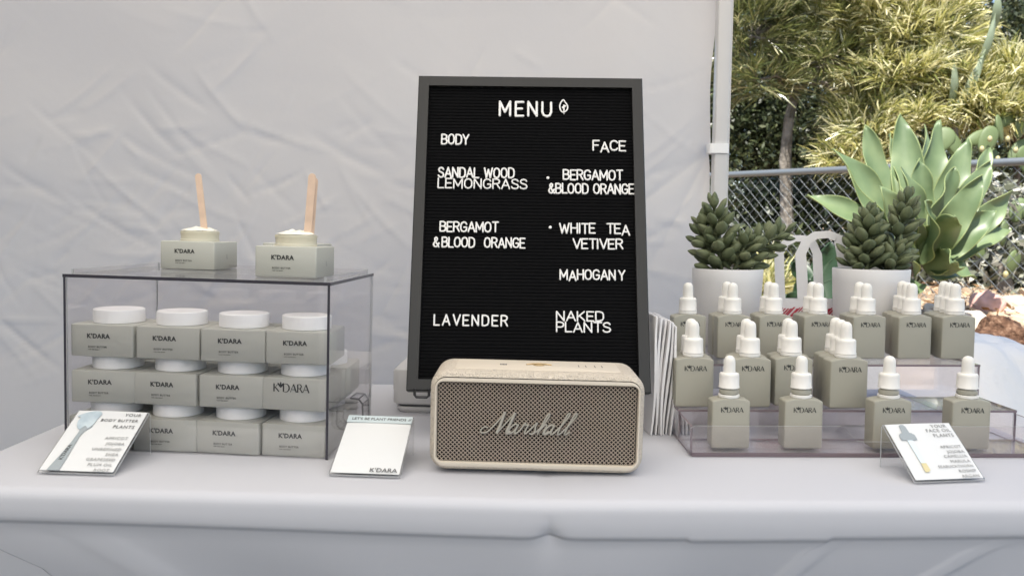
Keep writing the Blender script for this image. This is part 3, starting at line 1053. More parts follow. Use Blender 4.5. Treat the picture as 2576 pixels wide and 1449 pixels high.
GL = {  # stroke letters on a unit cell: (advance, strokes)
    'A': (.78, [[(0, 0), (.31, 1), (.62, 0)], [(.12, .33), (.5, .33)]]),
    'B': (.70, [[(0, 0), (0, 1), (.3, 1), (.48, .9), (.5, .75), (.45, .6), (.3, .53), (0, .53)], [(.3, .53), (.5, .44), (.55, .27), (.5, .1), (.32, 0), (0, 0)]]),
    'C': (.72, [[(.55, .8), (.45, .95), (.28, 1), (.1, .92), (0, .7), (0, .3), (.1, .08), (.28, 0), (.45, .05), (.55, .2)]]),
    'D': (.72, [[(0, 0), (0, 1), (.27, 1), (.47, .9), (.55, .7), (.55, .3), (.47, .1), (.27, 0), (0, 0)]]),
    'E': (.64, [[(.48, 1), (0, 1), (0, 0), (.48, 0)], [(0, .52), (.4, .52)]]),
    'F': (.62, [[(.48, 1), (0, 1), (0, 0)], [(0, .52), (.4, .52)]]),
    'G': (.74, [[(.55, .8), (.45, .95), (.28, 1), (.1, .92), (0, .7), (0, .3), (.1, .08), (.28, 0), (.46, .06), (.56, .2), (.56, .46), (.32, .46)]]),
    'H': (.72, [[(0, 0), (0, 1)], [(.54, 0), (.54, 1)], [(0, .52), (.54, .52)]]),
    'I': (.22, [[(.02, 0), (.02, 1)]]),
    'K': (.70, [[(0, 0), (0, 1)], [(.5, 1), (0, .4)], [(.15, .56), (.54, 0)]]),
    'L': (.60, [[(0, 1), (0, 0), (.45, 0)]]),
    'M': (.86, [[(0, 0), (0, 1), (.33, .25), (.66, 1), (.66, 0)]]),
    'N': (.74, [[(0, 0), (0, 1), (.54, 0), (.54, 1)]]),
    'O': (.76, [[(.28, 1), (.1, .92), (0, .7), (0, .3), (.1, .08), (.28, 0), (.46, .08), (.56, .3), (.56, .7), (.46, .92), (.28, 1)]]),
    'P': (.66, [[(0, 0), (0, 1), (.3, 1), (.48, .9), (.52, .73), (.46, .56), (.3, .48), (0, .48)]]),
    'R': (.70, [[(0, 0), (0, 1), (.3, 1), (.48, .9), (.52, .74), (.46, .58), (.3, .5), (0, .5)], [(.28, .5), (.54, 0)]]),
    'S': (.68, [[(.5, .82), (.42, .95), (.26, 1), (.08, .93), (.02, .77), (.09, .6), (.27, .52), (.46, .43), (.53, .24), (.46, .07), (.27, 0), (.08, .05), (0, .2)]]),
    'T': (.66, [[(0, 1), (.54, 1)], [(.27, 1), (.27, 0)]]),
    'U': (.74, [[(0, 1), (0, .3), (.1, .07), (.28, 0), (.46, .07), (.56, .3), (.56, 1)]]),
    'V': (.72, [[(0, 1), (.3, 0), (.6, 1)]]),
    'W': (.98, [[(0, 1), (.2, 0), (.4, .85), (.6, 0), (.8, 1)]]),
    'Y': (.70, [[(0, 1), (.28, .45), (.56, 1)], [(.28, .45), (.28, 0)]]),
    '&': (.76, [[(.58, 0), (.14, .68), (.14, .86), (.26, 1), (.4, .9), (.38, .72), (.08, .42), (.02, .22), (.12, .04), (.3, 0), (.48, .15), (.58, .4)]]),
    ' ': (.45, []), '~': (.16, []),
}


def board_hit(x, y):
    p = MBD.inverted() @ on_plane(x, y, bo + bn * -0.006, bn)
    return p.x, p.y


def word(body, x0, x1, yt, yb, wgt=0.072, drops=()):
    """white letters pressed into the felt; x0..yb is where the photo shows them"""
    ax, ay = board_hit(x0, yb)
    bx, _ = board_hit(x1, yb)
    _, ty = board_hit(x0, yt)
    h = ty - ay
    tot = sum(GL[c][0] for c in body) - 0.16
    k = (bx - ax) / tot
    hr = h * 1.0
    mb = MB()
    cx = 0.0
    wr = hr * wgt
    jr = random.Random(body)
    for ci, c in enumerate(body):
        dyy = jr.uniform(-0.02, 0.02) * hr - (0.14 * hr if ci in drops else 0)
        tl = jr.uniform(-0.025, 0.025)
        for st in GL[c][1]:
            P = [Vector((ax + (cx + u) * k, ay + dyy + v * (hr - 2 * wr) + wr + u * tl * hr, -0.0046)) for u, v in st]
            for i in range(len(P) - 1):
                a, b = P[i], P[i + 1]
                d = (b - a).normalized()
                nn = Vector((-d.y, d.x, 0)) * wr
                zz = Vector((0, 0, 0.0011))
                mb.loops([[a + nn * .99 - zz, a - nn * .99 - zz, a - nn + zz * .3, a - nn * .55 + zz, a + nn * .55 + zz, a + nn + zz * .3],
                          [b + nn * .99 - zz, b - nn * .99 - zz, b - nn + zz * .3, b - nn * .55 + zz, b + nn * .55 + zz, b + nn + zz * .3]])
            for p in P:
                mb.lathe([(wr, -0.0011), (wr, 0.0003), (wr * .56, 0.00108)], 10, M=Matrix.Translation(p))
        cx += GL[c][0]
    return mb


def put(name, items):
    mb = MB()
    for it in items:
        w_ = word(*it[:5], **(it[5] if len(it) > 5 else {}))
        mb.add(w_.v, w_.f)
    return mb.build(name, M_['letter'], board, 40)


put('title_lettering', [('M~E~N~U', 1257, 1387, 255, 295, dict(wgt=.066))])
for its in ([('BODY', 1111, 1178, 338, 366)], [('FACE', 1492, 1573, 354, 382, dict(drops=(1,)))],
            [('SANDAL WOOD', 1103, 1293, 421, 449), ('LEMONGRASS', 1102, 1325, 449, 476, dict(wgt=.066))],
            [('BERGAMOT', 1417, 1565, 427, 455), ('&BLOOD ORANGE', 1380, 1594, 461, 489)],
            [('BERGAMOT', 1107, 1252, 557, 585), ('&~BLOOD  ORANGE', 1090, 1320, 596, 624)],
            [('WHITE  TEA', 1408, 1583, 561, 589, dict(drops=(9,))), ('VETIVER', 1442, 1566, 600, 628)],
            [('MAHOGAN~Y', 1409, 1571, 677, 705, dict(drops=(1,)))],
            [('L~A~V~E~N~D~E~R', 1092, 1276, 790, 820)],
            [('NAKED', 1400, 1518, 782, 809), ('PLANTS', 1400, 1535, 809, 837)]):
    put('word_lettering', its)
for px, py in ((1378, 449), (1384, 573)):
    mb = MB()
    u, v = board_hit(px, py)
    mb.lathe([(0.0021, -0.005), (0.0021, -0.0042), (0.0012, -0.0034)], 14, M=Matrix.Translation((u, v, 0)))
    mb.build('bullet', M_['letter'], board)
mb = MB()                                     # little leaf beside the title
cu, cv = board_hit(1418, 271)
lw = 0.0011
for pts in (smoothpts([(-.1, 1), (-.55, .45), (-.62, -.2), (-.3, -.72), (.15, -.72), (.58, -.3), (.55, .25), (.2, .7)], 5),
            [(0.02, -1.05), (0.02, .3)], [(-.28, .0), (.02, -.28)], [(.32, .2), (.02, -.08)]):
    P = [Vector((cu + x * 0.0088, cv + y * 0.0105, -0.0044)) for x, y in pts]
    if len(P) > 5:
        P.append(P[0])
    mb.tube(P, lw, 6)
mb.build('leaf_symbol', M_['letter'], board, 180)

# wire easel that carries the board
easel = thing('display_easel', 'black wire easel holding up the letter board, its front loop below the frame', 'easel', Matrix.Identity(4))
mb = MB()
zt = TZ + 0.001
for sx in (-0.095, 0.135):
    zb = TZ + sag(sx)
    mb.tube([(sx, 0.99, zb + 0.060), (sx, 1.035, zb + 0.060), (sx, 1.115, zb + 0.29)], 0.003, 8)
    mb.tube([(sx, 1.035, zb + 0.060), (sx, 1.04, zb + 0.004), (sx + 0.002, 1.03, zb + 0.003)], 0.003, 8)
    mb.tube([(sx, 1.085, zb + 0.21), (sx, 1.18, zb + 0.003)], 0.003, 8)
mb.tube([(-0.095, 1.10, TZ + 0.25), (0.135, 1.10, TZ + 0.25)], 0.003, 8)
mb.tube([(-0.095, 1.18, TZ + sag(-.095) + 0.004), (0.135, 1.18, TZ + sag(.135) + 0.004)], 0.003, 8)
mb.build('easel_frame', M_['wire'], easel)
mb = MB()
lp = [at_y(a, b, 1.008) for a, b in ((1043, 978), (1043, 993), (1047, 998), (1074, 999), (1079, 995), (1079, 978))]
mb.tube(lp, 0.0019, 8)
mb.build('front_loop', M_['wire'], easel)

# ------------------------------------------------------------------ receipt printer behind the board
pp = on_table(995, 1040)
pr_ = thing('receipt_printer', 'low warm white receipt printer partly hidden behind the letter board', 'printer', table_M(pp.x + 0.092, pp.y + 0.075, R(-2)))
mb = MB()
ls = []
for ins, z in ((0.008, 0.0), (0.005, 0.004), (0.004, 0.0075), (0.004, 0.009)):
    ls.append([(x, y, z) for x, y in rrect(0.19 - 2 * ins, 0.15 - 2 * ins, 0.012, 4)])
mb.loops(ls)
mb.build('base', M_['printer'], pr_)
mb = MB()
mb.loops([[(x, y, z) for x, y in rrect(0.176, 0.136, 0.012, 4)] for z in (0.0088, 0.0125)])
mb.build('shadow_gap', M_['printer_dark'], pr_)
mb = MB()
ls = []
for ins, z in ((0.004, 0.0124), (0.001, 0.0145), (0, 0.018), (0, 0.060), (0.0015, 0.0635), (0.006, 0.0655)):
    ls.append([(x, y, z) for x, y in rrect(0.19 - 2 * ins, 0.15 - 2 * ins, 0.010, 4)])
mb.loops(ls)
mb.build('housing', M_['printer'], pr_)
mb = MB()
mb.box((-0.0985, -0.05, 0.03), (-0.0949, 0.05, 0.058))
mb.build('side_flap', M_['printer'], pr_)

# ------------------------------------------------------------------ speaker
spc = on_table(1347, 1190)
SP = table_M(spc.x, spc.y + 0.0355, R(-0.4)) @ Matrix.Diagonal((1.026, 1, 1.005, 1))
SP.translation.z = TZ + 0.0015
sp = thing('portable_speaker', 'cream portable speaker with woven taupe grille in front of the letter board', 'speaker', SP)
zc = 0.0575
mb = MB()
ls = []
for (w_, h_, r, y) in ((0.212, 0.092, 0.012, 0.0475), (0.222, 0.102, 0.016, 0.0462), (0.2285, 0.1085, 0.0185, 0.042), (0.230, 0.110, 0.019, 0.036), (0.230, 0.110, 0.019, -0.034), (0.2285, 0.1085, 0.0185, -0.041),
                       (0.2245, 0.1045, 0.0165, -0.0455), (0.2195, 0.0975, 0.0125, -0.0475)):
    ls.append([(x, y, zc + z) for x, z in rrect(w_, h_, r, 7)])
mb.loops(ls, cap1=False)
mb.build('shell', M_['cream_vinyl'], sp, 40)
mb = MB()
ls = []
for (w_, h_, r, y) in ((0.2195, 0.0975, 0.0125, -0.0473), (0.2185, 0.0925, 0.0095, -0.0480), (0.2155, 0.0895, 0.0075, -0.0480), (0.2135, 0.0875, 0.006, -0.0455), (0.2135, 0.0875, 0.006, -0.043)):
    ls.append([(x, y, zc - 0.001 + z) for x, z in rrect(w_, h_, r, 7)])
mb.loops(ls, cap0=False, cap1=False)
mb.build('front_bezel', M_['cream_smooth'], sp)
mb = MB()
gw, gh = 0.2125, 0.0868
mb.box((-gw / 2, -0.0425, zc - 0.001 - gh / 2), (gw / 2, -0.040, zc - 0.001 + gh / 2), 1)
pit = 0.00325
for sgn in (1, -1):
    k = -60
    while k < 60:
        c = k * pit * math.sqrt(2)
        k += 1
        # line x - sgn*z = c clipped to the opening
        pts = []
        for z in (-gh / 2, gh / 2):
            x = c + sgn * z
            if abs(x) <= gw / 2:
                pts.append((x, z))
        for x in (-gw / 2, gw / 2):
            z = (x - c) * sgn
            if abs(z) < gh / 2:
                pts.append((x, z))
        if len(pts) < 2:
            continue
        (xa, za), (xb, zb) = pts[0], pts[1]
        L_ = math.hypot(xb - xa, zb - za)
        if L_ < 0.002:
            continue
        m = max(2, int(L_ / pit * 2))
        P = []
        for q in range(m + 1):
            t_ = q / m
            x, z = xa + (xb - xa) * t_, za + (zb - za) * t_
            wv = sgn * 0.00045 * math.cos(math.pi * (x + sgn * z) / (pit * math.sqrt(2))) * (1 if k % 2 else -1)
            P.append((x, -0.0442 + wv, zc - 0.001 + z))
        mb.tube(P, 0.00056, 5, 0)
mb.build('grille', [M_['grille'], M_['grille_back']], sp, 180)
# script logo
mb = MB()
halo = MB()  # dark outline standing in for the shadow round the letters
u_ = 0.0110


def scr(p, r=0.08, dx=0.0):
    q = smoothpts(p, 6, False)
    P = [Vector(((x + dx + 0.42 * y - 4.9) * u_ * 1.09, -0.0470, (y - 0.75) * u_)) for x, y in q]
    halo.tube([v + Vector((0.0003, 0.0013, zc - 0.0045)) for v in P], (r * 1.1 + 0.06) * u_, 6, flat=0.5)
    mb.tube([v + Vector((0, 0, zc - 0.004)) for v in P], r * 1.1 * u_, 6, flat=0.9)


scr([(0.35, .55), (0.0, .62), (-.2, .3), (0.0, .02), (.45, .15), (.75, .75), (1.0, 1.5), (1.12, 2.15)])
scr([(1.12, 2.15), (1.22, 1.4), (1.3, .7), (1.33, 0.0)], .15)
scr([(1.33, 0.0), (1.65, .9), (2.05, 2.1)], .075)
scr([(2.05, 2.1), (2.1, 1.2), (2.12, .35), (2.25, 0.0), (2.5, .2)], .14)
A_ = [(2.85, .8), (2.6, 1.0), (2.3, .6), (2.3, .15), (2.5, 0.0), (2.78, .35), (2.88, .95), (2.85, .35), (2.98, 0.0), (3.25, .35)]
scr(A_, .09)
scr([(3.25, .35), (3.38, 1.0), (3.42, 1.1), (3.5, .9), (3.75, .92), (3.72, .4), (3.85, 0.02), (4.1, .4)], .085)
scr([(4.1, .4), (4.42, 1.15), (4.45, .75), (4.6, .35), (4.48, .02), (4.2, .08)], .09)
scr([(4.5, .03), (4.8, .35), (5.1, 1.1), (5.2, 1.9), (5.08, 2.1), (4.98, 1.7), (4.95, 0.0)], .085)
scr([(4.95, 0.3), (5.2, .95), (5.4, .9), (5.38, .35), (5.5, 0.0), (5.8, .35)], .085)
scr(A_, .09, 3.2)
for dx in (0, .62):
    scr([(6.4, .3), (6.75, 1.1), (6.95, 1.95), (6.85, 2.2), (6.72, 1.9), (6.68, .4), (6.8, 0.02), (7.08, .35)], .085, dx)
lg = mb.build('script_logo', M_['logo'], sp, 180)
halo.build('logo_shadow', M_['grille_back'], lg, 180)
# control panel on top
mb = MB()
mb.loops([[(x, y + 0.002, z) for x, y in rrect(w_, d_, 0.004, 4)] for w_, d_, z in ((0.180, 0.066, 0.1122), (0.180, 0.066, 0.1128), (0.1785, 0.0645, 0.1131))])
cp = mb.build('control_panel', M_['cream_smooth'], sp)
mb = MB()
mb.lathe([(0.0062, 0.1130), (0.0062, 0.1142), (0.0055, 0.1148), (0.003, 0.1150)], 24, M=Matrix.Translation((0.002, 0.002, 0)))
mb.tube([(-0.012, 0.002, 0.1134), (-0.006, 0.005, 0.1138), (0.002, 0.001, 0.1150), (0.010, 0.005, 0.1138), (0.016, 0.002, 0.1134)], 0.0011, 6)
mb.build('control_knob', M_['brass'], cp)
mb = MB()
for i in range(5):
    mb.box((-0.0415 + i * .0016, -0.003, 0.1131), (-0.0405 + i * .0016, 0.006, 0.1134))
mb.build('battery_mark', M_['ink_grey'], cp, 0)
mb = MB()
for x in (0.046, 0.054, 0.064, 0.072):
    mb.box((x, -0.004, 0.1131), (x + 0.0008, 0.008, 0.1134))
mb.build('tone_marks', M_['ink_grey'], cp, 0)
for sx in (-0.085, 0.085):
    mb = MB()
    mb.loops([[(sx + x, y, z) for x, y in rrect(0.03, 0.05, 0.006, 3)] for z in (0.0, 0.0030)])
    mb.build('foot', M_['wire'], sp)

# ------------------------------------------------------------------ folded paper bags on edge
tops = [(1655, 797), (1665, 800), (1672, 806), (1682, 808), (1690, 812), (1697, 817), (1703, 822)]
words7 = ['nearest the letter board', 'second from the letter board', 'third from the letter board', 'in the middle of the row', 'third from the bottle stand', 'second from the bottle stand', 'nearest the bottle stand']
for k in range(7):
    b = on_table(1638 + k * 8.2, 1097 - (k % 3) * 2)
    tp = at_y(tops[k][0], tops[k][1], b.y + 0.005)
    lean = tp.x - b.x
    mb = MB()
    hgt = tp.z - b.z
    th = 0.0009
    dpt = 0.115
    nseg = 8
    fan = 0.006 * (k - 3) / 3
    vs, fs = [], []
    for sd_ in (-1, 1):
        for i in range(nseg + 1):
            for j in range(3):
                z = hgt * i / nseg
                y = dpt * j / 2
                x = lean * (i / nseg) + sd_ * th * (1 + 0.9 * math.sin(i / nseg * 3.0)) + 0.002 * math.sin(i / nseg * 5 + k) + fan * j / 2 - 0.0012 * j
                vs.append((x, y, z))
    q = 3 * (nseg + 1)
    for i in range(nseg):
        for j in range(2):
            a = i * 3 + j
            fs.append((a, a + 3, a + 4, a + 1))
            fs.append((q + a, q + a + 1, q + a + 4, q + a + 3))
        fs.append((i * 3, q + i * 3, q + i * 3 + 3, i * 3 + 3))
        fs.append((i * 3 + 2, i * 3 + 5, q + i * 3 + 5, q + i * 3 + 2))
    for j in range(2):
        fs.append((nseg * 3 + j, q + nseg * 3 + j, q + nseg * 3 + j + 1, nseg * 3 + j + 1))
        fs.append((j, j + 1, q + j + 1, q + j))
    mb.add(vs, fs)
    o = mb.build('paper_bag', M_['bagpaper'], None, 50)
    o.location = (b.x, b.y, b.z + 0.0006)
    tag(o, 'flat folded white paper bag standing on edge, ' + words7[k], 'paper bag', 'folded white paper bags standing in a row')

# ------------------------------------------------------------------ tiered riser with dropper bottles
RX0, RX1 = 0.2155, 0.648
D1, D2, D3, D4 = 0.9355, 1.005, 1.088, 1.335
Z2, Z3, ZB = 0.0415, 0.0865, 0.0045
rz0 = TZ + sag(RX0)
RIS = Matrix.Translation((0, 0, 0)) @ Matrix.Translation((RX0, 0, rz0 + 0.0004)) @ Matrix.Rotation(R(-0.5), 4, 'Y')
riser = thing('tiered_riser', 'three step clear mauve tinted acrylic riser carrying the dropper bottles', 'display riser', RIS)
RW = RX1 - RX0
RE = [M_['riser'], M_['riser_edge']]
t3 = 0.0028
# base tray
panel('tray_floor', (0, D1 + t3, 0.0012), (RW, D2 - 0.0002, 0.0012 + t3), 'z', riser, RE)
# front wall with the dip in its rim
pr = [(0, 0), (RW, 0), (RW, 0.036), (0.267, 0.036)]
pr += [(0.267 - 0.005 * (1 - math.cos(a)) - 0.004, 0.036 - 0.006 + 0.006 * math.cos(a) - 0.0) for a in (0.4, 0.9, 1.4)]
pr += [(0.252, 0.024), (0.247, 0.0185), (0.241, 0.0172), (0.206, 0.0172), (0.198, 0.0185), (0.193, 0.024), (0.186, 0.033), (0.180, 0.036), (0.006, 0.036), (0, 0.033)]
mb = MB()
n = len(pr)
ringf, ringb = [(x, D1, z + 0.0012) for x, z in pr], [(x, D1 + t3 * .7, z + 0.0012) for x, z in pr]
mb.add(ringf + ringb, [tuple(range(n)), tuple(reversed(range(n, 2 * n)))], 0)
for i in range(n):
    j = (i + 1) % n
    mb.add([ringf[i], ringf[j], ringb[j], ringb[i]], [(0, 3, 2, 1)], 1 if i in (0, 1, n - 1) else 2)
mb.build('tray_front', RE + [M_['clear_edge']], riser, 0)
for x in (0, RW - t3):
    panel('tray_side', (x, D1 + t3 * .7 + .0001, 0.0042), (x + t3, D2 - .0004, 0.037), 'x', riser, [M_['riser'], M_['riser_edge']])
mb = MB()                                     # thick dark foot line of the tray
mb.box((0.002, D1 - 0.0008, 0.0002), (RW - 0.002, D1 - 0.0001, 0.0042))
mb.build('foot_rail', M_['riser_edge'], riser, 0)
# middle and top steps: riser front, tread and end panels
for (da, db, za, zb, nm) in ((D2, D3, 0.0, Z2, 'middle'), (D3, D4, 0.0, Z3, 'upper')):
    panel('step_front', (t3, da, 0.0006), (RW - t3, da + t3, zb - t3), 'y', riser, [M_['riser'], M_['clear_edge']])
    panel('step_tread', (-0.0004, da - 0.0005, zb - t3), (RW + 0.0004, db - (0.0006 if nm == 'middle' else 0), zb), 'z', riser, RE)
    for x in (0, RW - t3):
        panel('step_side', (x, da, 0.0004), (x + t3, db - 0.0008, zb - t3), 'x', riser, RE)

# dropper bottle
def bottle_profile(w, h):
    pts = []
    r = 0.0026
    for cx, a0 in ((w / 2 - r, 270),):
        for k in range(5):
            a = R(a0 + 90 * k / 4)
            pts.append((cx + r * math.cos(a), r + r * math.sin(a)))
    hs = h - 0.0030
    for k in range(5):
        a = R(0 + 68 * k / 4)
        pts.append((w / 2 - r + r * math.cos(a), hs - r + r * math.sin(a)))
    for k in range(1, 10):
        u = 1 - 2 * k / 10
        pts.append(((w / 2 - r * 1.2) * u, h - 0.0026 * abs(u) ** 2.2))
    for k in range(5):
        a = R(112 + 68 * k / 4)
        pts.append((-w / 2 + r + r * math.cos(a), hs - r + r * math.sin(a)))
    for k in range(5):
        a = R(180 + 90 * k / 4)
        pts.append((-w / 2 + r + r * math.cos(a), r + r * math.sin(a)))
    return pts


BW, BHT, BD = 0.0480, 0.0640, 0.0262


def make_bottle(label, raised):
    t = thing('dropper_bottle', label, 'dropper bottle', None, 'grey dropper bottles on the clear steps')
    mb = MB()
    pf = bottle_profile(BW, BHT)
    ls = []
    for ins, y in ((0.0026, -BD / 2), (0.0010, -BD / 2 + 0.0004), (0.0003, -BD / 2 + 0.0012), (0, -BD / 2 + 0.0028), (0, BD / 2 - 0.0028), (0.0003, BD / 2 - 0.0012), (0.0010, BD / 2 - 0.0004), (0.0026, BD / 2)):
        kx, kz = (BW - 2 * ins) / BW, (BHT - 2 * ins) / BHT
        ls.append([(x * kx, y, ins + z * kz) for x, z in reversed(pf)])
    mb.loops(ls)
    mb.build('body', M_['bottle'], t, 30)
    z = BHT - 0.0006
    mb = MB()
    mb.lathe([(0.0122, z - 0.002), (0.0122, z + 0.001), (0.0131, z + 0.0012), (0.0131, z + 0.0038), (0.0126, z + 0.0042)], 40)
    mb.build('tamper_ring', M_['cap'], t)
    up = 0.0078 if raised else 0.0
    if raised:
        mb = MB()
        mb.lathe([(0.0100, z + 0.002), (0.0108, z + 0.0045), (0.0122, z + 0.0058), (0.0122, z + 0.0090), (0.0105, z + 0.0105), (0.0098, z + 0.013)], 32)
        mb.build('neck', M_['bottle'], t)
    z += 0.0046 + up
    mb = MB()
    mb.lathe([(0.0122, z), (0.0130, z + 0.0002), (0.0130, z + 0.0016), (0.0125, z + 0.0020), (0.0123, z + 0.0150), (0.0121, z + 0.0172), (0.0113, z + 0.0186), (0.0090, z + 0.0192)], 88, rib=-0.035)
    mb.build('cap', M_['cap'], t, 60)
    z += 0.019
    mb = MB()
    mb.lathe([(0.0080, z - 0.0002), (0.0076, z + 0.001), (0.0074, z + 0.004), (0.0072, z + 0.0140), (0.0068, z + 0.0170), (0.0056, z + 0.0196), (0.0034, z + 0.0213), (0.0008, z + 0.0219)], 28)
    mb.build('bulb', M_['bulb'], t, 60)
    mb = MB()
    brand(mb, 0.0088, 0.0012, 0.0465, -BD / 2 - 0.0003, serif=True)
    mb.build('lettering', M_['ink'], t, 0)
    return t


ORD = ['first', 'second', 'third', 'fourth', 'fifth', 'sixth', 'seventh']
b_closed = make_bottle('x', False)
b_raised = make_bottle('x', True)
used = {False: False, True: False}


def place_bottle(px, py, zt, yfront, label, raised=False, s=1.0, yaw=0.0, dx=0.0):
    # px is where the centre of the body shows; it stands on the tread at local height zt
    p = at_y(px, py, yfront)
    lx = p.x - RX0 + dx
    Mb = RIS @ LOC(lx, yfront + BD * s / 2, zt + 0.0003, R(yaw), s=s)
    src = b_raised if raised else b_closed
    if not used[raised]:
        used[raised] = True
        src.matrix_world = Mb
        src['label'] = label
        return src
    return dup(src, Mb, label)


pitch = 0.0275
DEP = {1: [''], 2: [', front one', ', rear one'], 3: [', front one', ', middle one', ', rear one']}
top = [(1735, 1, 0), (1848, 2, -.0), (1952, 2, 0), (2065, 2, 0), (2187, 2, 0), (2302, 3, 0), (2412, 3, 0)]
for c, (px, n, _) in enumerate(top):
    for d in range(n):
        yf = 1.133 + (0.004 if c in (0, 2, 3) else 0) + d * pitch
        p = at_y(px, 880, yf - d * pitch)
        sh = 0.0065 * d if c >= 5 else (0.0015 * d if c >= 2 else -0.001 * d)
        if d == 0 and n == 1:
            lab = 'closed grey dropper bottle standing alone at the left end of the top step'
        else:
            lab = 'closed grey dropper bottle, %s file from the left on the top step%s' % (ORD[c], DEP[n][d])
        Mb = RIS @ LOC(p.x - RX0 + sh, yf + BD / 2, Z3 + 0.0003, R(jit.uniform(-1.5, 1.5)), s=0.995)
        if not used[False]:
            used[False] = True
            b_closed.matrix_world = Mb
            b_closed['label'] = lab
        else:
            dup(b_closed, Mb, lab)
mid = [(1749, 2), (1893, 2), (1998, 2), (2136, 3)]
for c, (px, n) in enumerate(mid):
    for d in range(n):
        yf = (1.012 if c == 3 else 1.018 if c in (0, 1) else 1.026) + d * (0.0268 if n == 2 else 0.0252)
        p = at_y(px, 960, yf - d * pitch)
        sh = (0.003 if c < 2 else 0.0045) * d
        lab = 'closed grey dropper bottle, %s file from the left on the middle step%s' % (ORD[c], DEP[n][d])
        dup(b_closed, RIS @ LOC(p.x - RX0 + sh, yf + BD * .95 / 2, Z2 + 0.0003, R(jit.uniform(-1.5, 1.5)), s=1.02), lab)
frt = [(1840, 'leftmost'), (2023, 'second from left'), (2246, 'third from left'), (2445, 'rightmost')]
for c, (px, w_) in enumerate(frt):
    place_bottle(px, 1060, ZB, 0.9535, 'grey dropper bottle with raised cap in the lowest tray, ' + w_, True, 0.965, jit.uniform(-1.5, 1.5))

# ------------------------------------------------------------------ potted succulents
def fleshy_leaf(mb, base, d, L_, w, roll):
    d = Vector(d).normalized()
    sx = d.cross(Vector((0, 0, 1)))
    if sx.length < 0.1:
        sx = d.cross(Vector((1, 0, 0)))
    sx.normalize()
    sy = sx.cross(d)
    a, b = sx * math.cos(roll) + sy * math.sin(roll), -sx * math.sin(roll) + sy * math.cos(roll)
    base = Vector(base)
    ls = []
    for t, r in ((0, .16), (.16, .20), (.28, .46), (.44, .86), (.60, 1.0), (.76, .90), (.89, .55), (.965, .24), (1.0, .03)):
        c = base + d * (L_ * t) + b * (0.10 * L_ * (t * t))
        ls.append([c + a * (w / 2 * r * math.cos(2 * math.pi * k / 8)) + b * (w * 0.33 * r * math.sin(2 * math.pi * k / 8)) for k in range(8)])
    mb.loops(ls)


def succulent_branch(parent, pts, whorls, L_, w, seed, spread=1.0):
    rr = random.Random(seed)
    P = [Vector(p) for p in pts]
    q = []
    seg = 10
    for i in range(len(P) - 1):
        for s in range(seg):
            q.append(P[i].lerp(P[i + 1], s / seg))
    q.append(P[-1])
    mb = MB()
    mb.tube(q, [0.0035 - 0.0015 * i / len(q) for i in range(len(q))], 6)
    ang = rr.uniform(0, 6)
    n = whorls
    for k in range(n):
        t = 0.04 + 0.96 * k / (n - 1)
        i = min(int(t * (len(q) - 1)), len(q) - 2)
        c = q[i]
        ax = (q[min(i + 2, len(q) - 1)] - q[max(i - 2, 0)]).normalized()
        s1 = ax.cross(Vector((0.3, 1, 0.2))).normalized()
        s2 = ax.cross(s1)
        ang += 2.399
        up = 0.5 + 1.1 * max(0, t - 0.35) ** 1.2 + (2.2 if t > 0.93 else 0)
        d = (s1 * math.cos(ang) + s2 * math.sin(ang)) * spread + ax * (up + rr.uniform(-.15, .15))
        sz = (1.0 - 0.38 * t ** 3) * rr.uniform(0.88, 1.1)
        fleshy_leaf(mb, c + d.normalized() * 0.001, d, L_ * sz, w * sz, rr.uniform(-.2, .2))
    return mb.build('branch', M_['succ'], parent, 60)


def pot_plant(label, px0, px1, py, Yc, branches, seed):
    a, b = at_y(px0, py, Yc), at_y(px1, py, Yc)
    r = (b.x - a.x) / 2
    cx = (a.x + b.x) / 2
    lx = cx - RX0
    zb = (RIS @ Vector((lx, Yc, Z3))).z + 0.0004
    ztop = a.z + 0.001
    h = ztop - zb
    t = thing('potted_succulent', label, 'potted plant', Matrix.Translation((cx, Yc, zb)), 'grey green faux succulents in white pots')
    mb = MB()
    mb.lathe([(r * .86, 0), (r * .89, 0.0015), (r * .90, 0.004), (r * .985, h - 0.02), (r, h - 0.0012), (r - 0.0008, h), (r - 0.0022, h), (r - 0.003, h - 0.0012), (r - 0.004, h - 0.016), (0.003, h - 0.014)], 64)
    mb.build('pot', M_['pot'], t, 40)
    mb = MB()
    mb.lathe([(r - 0.0045, h - 0.0155), (r * .6, h - 0.010), (0.002, h - 0.009)], 24)
    mb.build('soil', M_['soil'], t)
    for k, (pts, wh, L_, w, sp_) in enumerate(branches):
        P = [at_y(x, y, Yc + dy) - Vector((cx, Yc, zb)) for x, y, dy in pts]
        succulent_branch(t, P, wh, L_, w, seed + k, sp_)
    return t


